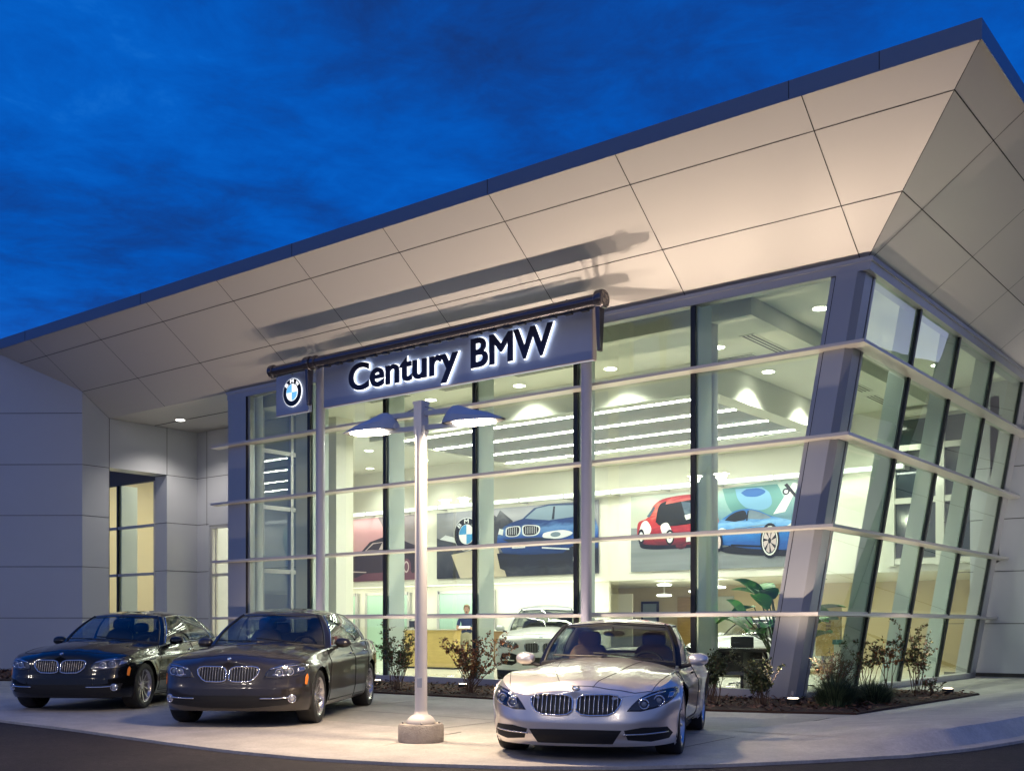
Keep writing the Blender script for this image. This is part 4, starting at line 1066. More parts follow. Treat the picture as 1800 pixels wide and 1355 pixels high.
    # ---- door, bonnet and boot gaps
    b = MB()
    for pts in S['gaps_side']:
        for sd in (1, -1): B.line(b, pts, 'side', .006, .0008, sd)
    for pts in S['gaps_top']: B.line(b, pts, 'top', .0032, .0006, 1)
    for pts in S['gaps_top']:
        if any(abs(p[1]) > .01 for p in pts) and not S.get('sym'): B.line(b, pts, 'top', .0032, .0006, -1)
    b.build('panel_gap', mat('gap_black', (.008, .008, .009), .8), root)
    for pts in S['handles']:
        for sd in (1, -1): b = MB(); B.line(b, pts, 'side', .012, .012, sd, n=8); b.build('door_handle', S.get('trim') or paint, root, smooth=True)
    # ---- kidney grille: bright surround, dark back, upright bars
    for sd in (1, -1):
        K = [(y * sd, z) for y, z in S['kidney']]
        b = MB(); B.patch(b, K, 'front', .003, .01); g = b.build('kidney_grille', mat('grille_black', (.008, .008, .009), .5), root)
        b = MB(); B.line(b, K, 'front', S.get('kr', .011), .010, closed=True, n=8, step=.02); b.build('surround', M_chrome, g, smooth=True)
        b = MB(); ys = [p[0] for p in S['kidney']]; y0, y1 = min(ys) + .012, max(ys) - .012; nb_ = S['bars']
        for k in range(nb_):
            y = y0 + (y1 - y0) * (k + .5) / nb_
            zz = []
            P = S['kidney']
            for q in range(len(P)):
                (ya, za), (yb, zb_) = P[q], P[(q + 1) % len(P)]
                if (ya - y) * (yb - y) < 0: zz.append(za + (zb_ - za) * (y - ya) / (yb - ya))
            if len(zz) >= 2: B.line(b, [(y * sd, min(zz)), (y * sd, max(zz))], 'front', S.get('br', .0055), .012, n=6)
        b.build('bar', S.get('bar_mat', mat('grille_bar', (.30, .30, .31), .28, metal=.9)), g, smooth=True)
    # ---- headlights: clear cover over a dark bowl with ringed projectors
    for sd in (1, -1):
        b = MB(); B.patch(b, [(y * sd, z) for y, z in S['head']], 'front', .004, .012, rings=9, seg=.015); h = b.build('headlight', S['bowl'], root, smooth=True)
        b = MB()
        for (y, z, r) in S['proj']:
            p, n_ = B.front(y * sd, z); d = Vector((1, .25 * sd, .0)).normalized(); p = p + n_ * .004; u = Vector((-d.y, d.x, 0)); w = Vector((0, 0, 1))
            ring = [p + (u * math.cos(a) + w * math.sin(a)) * r + d * .012 for a in np.linspace(0, 2 * math.pi, 21)]
            b.tube(ring, .0075, 6, mi=0); ellipsoid(b, p, d * .018, u * r * .62, w * r * .62, 14, 8, mi=1)
        for pts in S.get('brow', []): B.line(b, [(y * sd, z) for y, z in pts], 'front', .009, .010, n=6, mi=0)
        for pts in S.get('reflector', []): B.patch(b, [(y * sd, z) for y, z in pts], 'front', .007, .004, rings=3, mi=2)
        b.build('projector', [M_chrome, mat('projector_lens', (.25, .28, .33), .05, spec=1., coat=1), mat('reflector_grey', (.5, .5, .54), .18, metal=.9)], h, smooth=True)
        b = MB(); B.patch(b, [(y * sd, z) for y, z in S['head']], 'front', .020, .018, rings=9, seg=.015, dome=.006); b.build('headlight_cover', glass('lamp_glass', (.93, .94, .96), ior=1.45), h, smooth=True)
    # ---- lower intakes (dark shells in place of shaded openings), fog lights, blades
    for poly in S['intake']: 
        b = MB(); B.patch(b, poly, 'front', .004, .008, rings=6, seg=.03); b.build('air_intake', mat('intake_black', (.006, .006, .007), .7), root)
    for sd in (1, -1):
        for poly in S['vent']: b = MB(); B.patch(b, [(y * sd, z) for y, z in poly], 'front', .0035, .008, rings=6, seg=.025); b.build('air_intake', mat('intake_black'), root)
        for pts, r, m in S['blade']: b = MB(); B.line(b, [(y * sd, z) for y, z in pts], 'front', r, .012, n=6); b.build('intake_blade', m, root, smooth=True)
        for (y, z, r) in S.get('fog', []):
            p, n_ = B.front(y * sd, z); d = (n_ + Vector((.6, 0, 0))).normalized(); u = d.cross(Vector((0, 0, 1))).normalized(); w = u.cross(d)
            b = MB(); b.tube([p + (u * math.cos(a) + w * math.sin(a)) * r + d * .01 for a in np.linspace(0, 2 * math.pi, 21)], .008, 6); ellipsoid(b, p, d * .02, u * r * .85, w * r * .85, 14, 8, mi=1); b.build('fog_light', [M_chrome, mat('fog_lens', (.5, .52, .56), .12, metal=.6, coat=1)], root, smooth=True)
        if S.get('side_marker'): b = MB(); B.patch(b, S['side_marker'], 'side', .005, .006, rings=3, side=sd); b.build('side_marker', mat('amber_plastic', (.75, .20, .03), .25, emit=(1, .28, .03), estr=.12), root, smooth=True)
        # badge on the wing
        # ---- mirror
        mx, my, mz = S['mirror']; b = MB(); ellipsoid(b, (mx, my * sd, mz), (.075, -.02 * sd, 0), (.012, .105 * sd, 0), (-.01, 0, .066), 20, 12, .85); mi_ = b.build('wing_mirror', paint, root, smooth=True)
        b = MB(); b.tube([(mx + .01, (my - .07) * sd, mz - .055), (mx + .03, (my - .20) * sd, mz - .085)], .02, 8); b.build('stalk', M_dark, mi_)
        b = MB(); ellipsoid(b, (mx - .078, my * sd, mz), (.004, 0, 0), (0, .085 * sd, 0), (0, 0, .05), 18, 6); b.build('mirror_glass', M_chrome, mi_)
        # rear lamp
        b = MB(); B.patch(b, S['tail'], 'side', .005, .006, rings=4, side=sd); b.build('tail_light', mat('tail_red', (.35, .01, .01), .15, coat=1), root, smooth=True)
    # ---- badge on the bonnet
    p, n_ = B.top(S['badge'][0], 0); n_ = n_ if n_.z > 0 else -n_; u = Vector((0, 1, 0)); w = u.cross(n_).normalized(); w = w if w.z > 0 else -w
    b = MB(); roundel(b, lambda a, c, t: tuple(p + n_ * (.004 + t) + u * a + w * c), S['badge'][1], (0, 1, 2, 3), False, .006)
    b.build('emblem', [M_chrome, mat('badge_black'), mat('badge_blue', (.05, .22, .60), .3), mat('badge_white', (.8, .8, .8), .3)], root)
    # ---- cabin
    M_seat = S['seat']; I = S['cab']      # seat hip x, z
    b = MB(); b.box(I['x0'], I['x1'], -I['w'], I['w'], .30, I['floor']); b.box(I['x1'] - .05, I['x1'] + .42, -I['w'], I['w'], .4, I['dash'] - .05); 
    ellipsoid(b, (I['x1'] + .12, 0, I['dash'] - .06), (.36, 0, 0), (0, I['w'], 0), (0, 0, .075), 20, 10, .6); b.build('dashboard', mat('cabin_dark', (.028, .026, .026), .6), root, smooth=True)
    for y in (.37, -.37):
        b = MB(); x, z = I['seat'], I['sz']
        ellipsoid(b, (x + .18, y, z), (.27, 0, 0), (0, .24, 0), (0, 0, .09), 16, 8, .6)
        ellipsoid(b, (x - .14, y, z + .33), (.09, 0, -.02), (0, .235, 0), (-.07, 0, .34), 16, 10, .55)
        ellipsoid(b, (x - .24, y, z + I.get('hr', .74)), (.055, 0, 0), (0, .135, 0), (-.01, 0, .095), 16, 10, .6); b.build('seat', M_seat, root, smooth=True)
    if I.get('rear'):
        b = MB(); x = I['rear']; ellipsoid(b, (x, 0, I['sz'] + .30), (.12, 0, 0), (0, .62, 0), (-.08, 0, .32), 20, 10, .5)
        for y in (-.40, .40): ellipsoid(b, (x - .10, y, I['sz'] + .68), (.06, 0, 0), (0, .13, 0), (0, 0, .09), 14, 8, .6)
        b.build('rear_seat', M_seat, root, smooth=True)
    if I.get('bulk'): b = MB(); x, z = I['bulk']; b.box(x - .35, x, -.60, .60, .3, z); b.build('rear_shelf', M_seat, root, bevel=.03)
    sx, sy, sz = I['wheel']; d = Vector((.9, 0, .42)).normalized(); u = Vector((0, 1, 0)); w = d.cross(u)
    b = MB(); b.tube([Vector((sx, sy, sz)) + (u * math.cos(a) + w * math.sin(a)) * .185 for a in np.linspace(0, 2 * math.pi, 25)], .016, 7)
    for a in (0, math.pi, -math.pi / 2): b.beam(Vector((sx, sy, sz)) + d * .02, Vector((sx, sy, sz)) + (u * math.cos(a) + w * math.sin(a)) * .18, .03, .015)
    ellipsoid(b, Vector((sx, sy, sz)) + d * .03, d * .04, u * .07, w * .06, 12, 8); b.build('steering_wheel', mat('cabin_dark'), root, smooth=True)
    b = MB(); ellipsoid(b, I['mir'], (.02, 0, 0), (0, .12, 0), (0, 0, .032), 14, 8, .7); b.tube([Vector(I['mir']), Vector(I['mir']) + Vector((.06, 0, .07))], .008, 6); b.build('rear_view_mirror', M_dark, root, smooth=True)
    return root

def crease(zf): return curve(zf)
def paintmat(name, c, metal, rough, coat=1.0, flake=0.):
    return mat(name, c, rough, metal=metal, coat=coat, coatrough=.015, spec=.5 if metal else .15)
M_rimS = mat('alloy_rim', (.62, .60, .60), .25, metal=.85)

def ridge(y0, y1, x0, x1, a, s_):
    """a raised crease running along the bonnet from (x0,y0) to (x1,y1)"""
    def f(x, y):
        t = np.clip((x - x0) / (x1 - x0), 0, 1); yc = y0 + (y1 - y0) * t; m = np.clip((x - min(x0, x1)) / .15, 0, 1) * np.clip((max(x0, x1) - x) / .15, 0, 1)
        return a * (np.tanh((yc - np.abs(y)) / s_) + 1) * .5 * m
    return f

def sedan_spec(paint, seat):
    return dict(paint=paint, rim_mat=M_rimS, xf=2.31, xr=-2.57, Lf=.74, Lr=.55, hw=.93, nf=3.1, doors=4,
        Hc=[(2.31, .735), (2.26, .775), (2.12, .835), (1.8, .905), (1.4, .955), (1.0, .985), (.6, 1.0), (-1.7, 1.03), (-2.0, 1.085), (-2.3, 1.10), (-2.48, 1.08), (-2.57, 1.02)],
        He=[(2.31, .70), (2.2, .73), (2.0, .775), (1.75, .82), (1.484, .86), (1.0, .90), (.5, .92), (0, .935), (-1, .965), (-1.6, .985), (-2.2, .98), (-2.5, .95), (-2.57, .92)],
        W=[(2.31, .90), (1.57, .912), (1.0, .915), (0, .92), (-1.0, .92), (-1.5, .915), (-2.02, .87), (-2.57, .82)],
        zb=[(2.31, .20), (1.6, .19), (1.0, .19), (-1.0, .19), (-2.0, .25), (-2.57, .32)],
        fz=[(.15, .09), (.20, .05), (.26, .015), (.34, .0), (.46, .005), (.52, .025), (.60, .045), (.70, .075), (.76, .12)],
        rz=[(.3, .08), (.45, 0), (.7, .02), (.92, .08), (1.0, .1)],
        prof=[(0, .93), (.06, .965), (.15, .985), (.35, .995), (.55, 1.0), (.72, 1.0), (.80, .992), (.90, .965), (1.0, .925)],
        crease=[(curve([(2.4, .72), (1.5, .76), (-2.6, .84)]), .010, .02), (curve([(2.4, .3), (1, .32), (-1, .36), (-2.6, .42)]), -.006, .03)],
        ax=(1.484, -1.484), wr=.335, tw=.245, flare=.012, gap=.04, crown=2.3, clear=.17,
        hood=[ridge(.62, .34, .9, 2.25, .018, .05), ridge(.36, .16, .9, 2.25, .010, .05)],
        gbase=[(1.08, 0, .985), (.66, .755, .93), (.52, .80, .925), (-.42, .83, .95), (-1.42, .805, .985), (-1.86, .70, 1.02), (-2.05, 0, 1.075)],
        gtop=[(.30, 0, 1.385), (.12, .52, 1.365), (.00, .575, 1.368), (-.45, .60, 1.40), (-1.12, .575, 1.375), (-1.30, .50, 1.36), (-1.42, 0, 1.37)],
        bulge=.035, roof=[(.35, .0), (.1, .055), (-.4, .070), (-1.1, .055), (-1.42, 0)], trim=M_chrome if 'dark' in paint.name else M_dark,
        wipers=[(.55, -.05), (-.02, -.60)], spokes=10, rimr=.71, spw=.036,
        gaps_side=[[(1.02, .25), (1.0, .6), (.86, .905)], [(-.42, .22), (-.42, .6), (-.40, .94)], [(-1.10, .34), (-1.2, .6), (-1.42, .97)], [(1.02, .25), (-1.06, .25)]],
        gaps_top=[[(2.13, .0), (2.10, .30), (1.98, .60), (1.85, .74)], [(1.85, .74), (1.4, .80), (.9, .82)], [(-2.02, 0), (-1.98, .6)], [(-1.98, .6), (-2.4, .62)]],
        handles=[[(-.22, .83), (-.38, .835)], [(-1.10, .85), (-1.26, .855)]],
        kidney=[(.020, .565), (.020, .66), (.040, .708), (.09, .726), (.29, .726), (.35, .716), (.375, .688), (.362, .63), (.31, .575), (.26, .55), (.12, .545), (.06, .55)], bars=10, kr=.009, br=.0045,
        head=[(.44, .60), (.455, .655), (.50, .70), (.60, .728), (.72, .745), (.80, .752), (.865, .735), (.872, .70), (.86, .66), (.80, .625), (.70, .60), (.58, .588)],
        bowl=mat('headlight_bowl', (.05, .052, .06), .25, metal=.5), proj=[(.60, .655, .042), (.71, .668, .045)], brow=[[(.50, .692), (.60, .716), (.72, .73), (.80, .735)]],
        reflector=[[(.78, .655), (.79, .72), (.85, .72), (.86, .68)], [(.52, .625), (.66, .61), (.70, .622), (.55, .64)]],
        intake=[[(-.54, .375), (-.50, .255), (-.2, .235), (.2, .235), (.50, .255), (.54, .375), (.3, .385), (-.3, .385)]],
        vent=[[(.52, .375), (.50, .26), (.70, .275), (.80, .31), (.83, .40), (.70, .385)]],
        blade=[([(.40, .352), (.60, .352), (.72, .362)], .008, M_chrome)], fog=[(.745, .345, .045)],
        side_marker=[(1.95, .50), (1.915, .60), (1.935, .635), (1.965, .60), (1.985, .51)],
        mirror=(.42, .955, .985), tail=[(-2.2, .80), (-2.5, .82), (-2.53, .93), (-2.2, .92)], badge=(2.20, .038), seat=seat,
        cab=dict(x0=-1.9, x1=.55, w=.70, floor=.42, dash=.97, seat=-.25, sz=.50, rear=-1.25, wheel=(.28, .37, .90), mir=(.22, 0, 1.30)))

def roadster_spec(paint, seat):
    return dict(paint=paint, rim_mat=M_rimS, xf=2.13, xr=-2.10, Lf=.74, Lr=.5, hw=.895, nf=2.45, doors=2,
        Hc=[(2.13, .585), (2.08, .625), (1.95, .675), (1.6, .745), (1.2, .800), (.8, .845), (.4, .872), (0, .88), (-1.1, .92), (-1.5, .96), (-1.9, .95), (-2.05, .90), (-2.10, .84)],
        He=[(2.13, .56), (2.0, .60), (1.8, .67), (1.5, .735), (1.25, .765), (.9, .765), (.3, .765), (-.3, .785), (-.8, .825), (-1.25, .865), (-1.7, .865), (-2.0, .83), (-2.10, .78)],
        W=[(2.13, .80), (1.39, .875), (1.1, .87), (.5, .845), (0, .84), (-.6, .855), (-1.1, .89), (-1.3, .895), (-1.6, .87), (-2.1, .78)],
        zb=[(2.13, .135), (1.6, .14), (1.0, .16), (-1.0, .17), (-1.8, .22), (-2.1, .28)],
        fz=[(.10, .10), (.14, .055), (.18, .02), (.26, .0), (.34, .0), (.42, .015), (.50, .04), (.58, .075), (.64, .12)],
        rz=[(.3, .06), (.45, 0), (.7, .02), (.85, .08)],
        prof=[(0, .92), (.07, .955), (.18, .975), (.35, .985), (.55, .995), (.70, 1.0), (.80, .99), (.90, .955), (1.0, .90)],
        crease=[(curve([(2.2, .50), (1.2, .60), (0, .62), (-2.1, .72)]), .014, .025), (curve([(2.2, .3), (1.2, .46), (.4, .38), (-.9, .25), (-2.1, .5)]), -.010, .03)],
        ax=(1.248, -1.248), wr=.325, tw=.25, flare=.022, gap=.04, crown=2.0, clear=.125,
        hood=[ridge(.66, .42, .4, 2.05, .020, .06), ridge(.30, .20, .4, 2.05, .012, .035)],
        gbase=[(.62, 0, .868), (.24, .70, .80), (.14, .745, .785), (-.45, .76, .80), (-.85, .73, .83), (-1.20, .60, .885), (-1.50, 0, .945)],
        gtop=[(-.10, 0, 1.255), (-.25, .545, 1.222), (-.35, .585, 1.217), (-.66, .605, 1.22), (-.86, .57, 1.20), (-.99, .48, 1.175), (-1.12, 0, 1.20)],
        dark_pillar=True, bulge=.03, roof=[(-.1, 0.012), (-.35, .068), (-.7, .078), (-1.0, .055), (-1.12, 0)], trim=M_dark,
        wipers=[(.50, -.10), (.0, -.55)], spokes=10, rimr=.76, twin=False, spw=.028,
        gaps_side=[[(.78, .26), (.74, .55), (.66, .745)], [(-.52, .24), (-.58, .55), (-.56, .80)], [(.78, .26), (-.5, .24)]],
        gaps_top=[[(2.0, .0), (1.98, .30), (1.93, .52), (1.84, .66)], [(1.84, .66), (1.3, .79), (.75, .77)], [(2.0, .15), (1.5, .30), (.62, .42)], [(-1.5, 0), (-1.46, .55)]],
        handles=[[(-.32, .70), (-.48, .705)]], kr=.008, br=.005,
        kidney=[(.018, .455), (.018, .54), (.036, .578), (.09, .594), (.30, .594), (.375, .584), (.412, .553), (.40, .50), (.36, .445), (.30, .418), (.14, .412), (.06, .422)], bars=9,
        head=[(.46, .452), (.50, .505), (.56, .565), (.66, .612), (.76, .64), (.84, .652), (.862, .62), (.845, .565), (.79, .515), (.70, .476), (.58, .450)],
        bowl=mat('headlight_bowl_dark', (.03, .032, .04), .2, metal=.5), proj=[(.60, .513, .042), (.72, .540, .045)], brow=[[(.56, .545), (.66, .588), (.76, .615)]],
        reflector=[[(.79, .56), (.80, .61), (.84, .615), (.83, .57)]],
        intake=[[(-.42, .285), (-.34, .165), (.34, .165), (.42, .285), (.2, .29), (-.2, .29)]],
        vent=[[(.44, .285), (.47, .20), (.66, .18), (.80, .20), (.83, .245), (.79, .305), (.60, .31)]],
        blade=[([(.43, .248), (.60, .25), (.79, .262)], .007, M_rimS)],
        mirror=(.12, .93, .862), tail=[(-1.8, .68), (-2.02, .70), (-2.02, .78), (-1.8, .77)], badge=(2.035, .037), seat=seat, bar_mat=M_rimS,
        cab=dict(x0=-1.2, x1=.12, w=.62, floor=.34, dash=.83, seat=-.45, sz=.34, bulk=(-.80, .93), rear=None, hr=.72, wheel=(-.12, .36, .76), mir=(-.14, 0, 1.13)))

def suv_spec(paint, seat):
    S = sedan_spec(paint, seat)
    S.update(xf=2.36, xr=-2.50, hw=.98, wr=.385, tw=.285, gap=.055, flare=.03, clear=.26, nf=2.9, Lf=.7,
        Hc=[(2.36, .90), (2.30, .96), (2.1, 1.03), (1.7, 1.10), (1.2, 1.16), (.9, 1.18), (-1.7, 1.20), (-2.2, 1.24), (-2.5, 1.12)],
        He=[(2.36, .88), (2.2, .93), (2.0, .98), (1.5, 1.04), (1.0, 1.08), (0, 1.10), (-1, 1.13), (-2, 1.16), (-2.5, 1.08)],
        W=[(2.36, .90), (1.66, .975), (1.0, .965), (0, .965), (-1.2, .98), (-2.0, .93), (-2.5, .88)], zb=[(2.36, .30), (1, .28), (-1, .28), (-2.5, .38)],
        fz=[(.25, .10), (.35, .03), (.45, 0), (.6, 0), (.75, .02), (.9, .06), (1.0, .14)], rz=[(.3, .08), (.6, 0), (1.0, .08), (1.2, .2)],
        crease=[(curve([(2.4, .80), (-2.6, .95)]), .01, .02)], ax=(1.466, -1.466),
        gbase=[(1.12, 0, 1.16), (.74, .78, 1.08), (.60, .83, 1.08), (-.40, .86, 1.11), (-1.4, .84, 1.15), (-1.9, .74, 1.19), (-2.2, 0, 1.23)],
        gtop=[(.38, 0, 1.60), (.2, .56, 1.585), (.08, .61, 1.585), (-.4, .64, 1.62), (-1.1, .60, 1.59), (-1.35, .53, 1.57), (-1.5, 0, 1.58)], roof=[(.4, 0), (.1, .06), (-.4, .075), (-1.1, .06), (-1.5, 0)],
        gaps_side=[[(1.05, .36), (1.0, .7), (.9, 1.06)], [(-.42, .36), (-.42, .7), (-.40, 1.1)]], gaps_top=[[(2.15, 0), (2.1, .4), (1.9, .75)], [(1.9, .75), (1.0, .86)]],
        handles=[[(-.22, .97), (-.38, .975)]], kidney=[(.035, .68), (.035, .80), (.055, .845), (.10, .86), (.27, .86), (.33, .845), (.345, .80), (.32, .70), (.26, .665), (.12, .655), (.06, .66)], bars=8,
        head=[(.46, .76), (.47, .82), (.52, .865), (.66, .895), (.80, .905), (.88, .885), (.885, .84), (.84, .79), (.70, .755), (.55, .745)], proj=[(.60, .815, .05), (.72, .825, .05)],
        brow=[[(.53, .852), (.66, .88), (.78, .89)]], reflector=[[(.80, .81), (.81, .88), (.86, .87)]], bowl=mat('headlight_bowl_black', (.02, .02, .022), .25, metal=.4),
        intake=[[(-.42, .56), (-.38, .40), (.38, .40), (.42, .56)]], vent=[[(.50, .62), (.50, .45), (.60, .40), (.80, .42), (.86, .52), (.82, .64), (.6, .65)]], blade=[([(.55, .50), (.80, .51)], .012, M_white)], fog=[(.68, .56, .04)],
        mirror=(.5, 1.03, 1.16), badge=(2.25, .04), side_marker=None, tail=[(-2.1, .95), (-2.4, .97), (-2.4, 1.05), (-2.1, 1.04)],
        cab=dict(x0=-1.9, x1=.6, w=.74, floor=.6, dash=1.13, seat=-.2, sz=.68, rear=-1.2, wheel=(.33, .37, 1.06), mir=(.28, 0, 1.50)))
    S['trim'] = M_dark; return S

def place(front_xy, heading_deg, ax):
    """origin of a car whose front axle centre stands at front_xy"""
    a = R(heading_deg); return (front_xy[0] - math.cos(a) * ax, front_xy[1] - math.sin(a) * ax, 0)
def all_cars():
    P_black = paintmat('black_paint_dark', (.004, .004, .0045), 0, .25)
    P_grey = paintmat('brown_grey_paint_dark', (.040, .034, .031), .5, .30)
    P_silver = paintmat('silver_paint', (.84, .78, .72), .75, .30)
    P_white = paintmat('white_paint', (.78, .78, .74), 0, .3)
    tan = mat('tan_leather', (.50, .42, .33), .55); blk = mat('black_leather', (.03, .03, .032), .5); brn = mat('brown_leather', (.34, .22, .16), .5)
    hb = -57.0
    make_car(sedan_spec(P_black, blk), 'parked_car', 'black four-door saloon parked farthest left in front of the wing wall', 'car', place((-14.93, 8.80), hb, 1.484), R(hb), 'saloons parked on the apron')
    hg = -56.6
    make_car(sedan_spec(P_grey, tan), 'parked_car', 'brown-grey four-door saloon parked between the black saloon and the lamp post', 'car', place((-11.09, 8.76), hg, 1.484), R(hg), 'saloons parked on the apron')
    hz = -66.3
    make_car(roadster_spec(P_silver, brn), 'parked_roadster', 'silver two-seat roadster parked right of the lamp post, nearest the camera', 'car', place((-5.90, 8.77), hz, 1.248), R(hz))
    hx = -57.0
    make_car(suv_spec(P_white, blk), 'showroom_car', 'white tall car with black bumper vents inside the glass behind the roadster', 'car', place((-13.85, 18.75), hx, 1.466), R(hx), 'cars on the showroom floor')
    make_car(sedan_spec(paintmat('pearl_paint', (.62, .64, .62), .1, .3), blk), 'showroom_car', 'pale saloon inside the glass behind the black table and the leafy plant', 'car', place((-12.0, 23.6), -100, 1.484), R(-100), 'cars on the showroom floor')
all_cars()

# ================================================================ wall banners
def banner(name, label, x0, x1, z0, z1, y, layers, mats, group='photo banners on the far wall'):
    """a flat printed board; layers = (material index, polygon in 0..1 board coordinates)"""
    t = thing(name, label, 'banner', (x0, y, z0), group=group)
    W, H = x1 - x0, z1 - z0
    b = MB(); b.box(x0, x1, y - .03, y, z0, z1); b.build('board', mats[0], t)
    b = MB()
    for k, (mi, poly) in enumerate(layers):
        w = y - .032 - k * .0012; n = len(poly); b.add([(x0 + u * W, w, z0 + v * H) for u, v in poly], [tuple(range(n))], mi)
    b.build('print', mats, t)
    return t
def sm2(pts, n=5): return [tuple(p[:2]) for p in crspline([(x, y, 0) for x, y in pts], n)]
def ell(cx, cy, rx, ry, a0=0, a1=360, n=22): return [(cx + rx * math.cos(R(a0 + (a1 - a0) * i / n)), cy + ry * math.sin(R(a0 + (a1 - a0) * i / n))) for i in range(n if a1 - a0 == 360 else n + 1)]
def pmat(name, c, c2=None, r=.5, grad=None):
    if not c2: return mat('print_' + name, c, r)
    m = mat('print_' + name, c, r); nt = m.node_tree; b = nt.nodes['Principled BSDF']; tc = nt.nodes.new('ShaderNodeTexCoord'); mp = nt.nodes.new('ShaderNodeMapping'); mp.inputs['Scale'].default_value = grad or (.35, 1, .5)
    no = nt.nodes.new('ShaderNodeTexNoise'); no.inputs['Scale'].default_value = 1.0; no.inputs['Detail'].default_value = 2; mx = nt.nodes.new('ShaderNodeMix'); mx.data_type = 'RGBA'
    mr = nt.nodes.new('ShaderNodeMapRange'); mr.inputs[1].default_value = .35; mr.inputs[2].default_value = .65
    nt.links.new(tc.outputs['Object'], mp.inputs[0]); nt.links.new(mp.outputs[0], no.inputs['Vector']); nt.links.new(no.outputs[0], mr.inputs[0]); nt.links.new(mr.outputs[0], mx.inputs[0])
    mx.inputs[6].default_value = (*c, 1); mx.inputs[7].default_value = (*c2, 1); nt.links.new(mx.outputs[2], b.inputs['Base Color']); return m
def gmat(name, stops, streak=.25, scale=(1.2, 1, 5.0)):
    """printed ink that runs through several tones with height, with soft streaks like a reflection in the picture"""
    m = mat('print_' + name, stops[0][1], .45); nt = m.node_tree; b = nt.nodes['Principled BSDF']; tc = nt.nodes.new('ShaderNodeTexCoord'); sp = nt.nodes.new('ShaderNodeSeparateXYZ'); nt.links.new(tc.outputs['Object'], sp.inputs[0])
    mp = nt.nodes.new('ShaderNodeMapping'); mp.inputs['Scale'].default_value = scale; no = nt.nodes.new('ShaderNodeTexNoise'); no.inputs['Scale'].default_value = 1.6; no.inputs['Detail'].default_value = 3; no.inputs['Distortion'].default_value = 1.2
    nt.links.new(tc.outputs['Object'], mp.inputs[0]); nt.links.new(mp.outputs[0], no.inputs['Vector'])
    m1 = nt.nodes.new('ShaderNodeMath'); m1.operation = 'MULTIPLY_ADD'; nt.links.new(no.outputs[0], m1.inputs[0]); m1.inputs[1].default_value = streak * 2; m1.inputs[2].default_value = -streak
    m2 = nt.nodes.new('ShaderNodeMath'); m2.operation = 'MULTIPLY_ADD'; nt.links.new(sp.outputs['Z'], m2.inputs[0]); m2.inputs[1].default_value = 1 / 2.2; nt.links.new(m1.outputs[0], m2.inputs[2])
    rp = nt.nodes.new('ShaderNodeValToRGB'); e = rp.color_ramp.elements; e[0].position = stops[0][0]; e[0].color = (*stops[0][1], 1); e[1].position = stops[-1][0]; e[1].color = (*stops[-1][1], 1)
    for p, c in stops[1:-1]: x = e.new(p); x.color = (*c, 1)
    nt.links.new(m2.outputs[0], rp.inputs[0]); nt.links.new(rp.outputs[0], b.inputs['Base Color']); return m
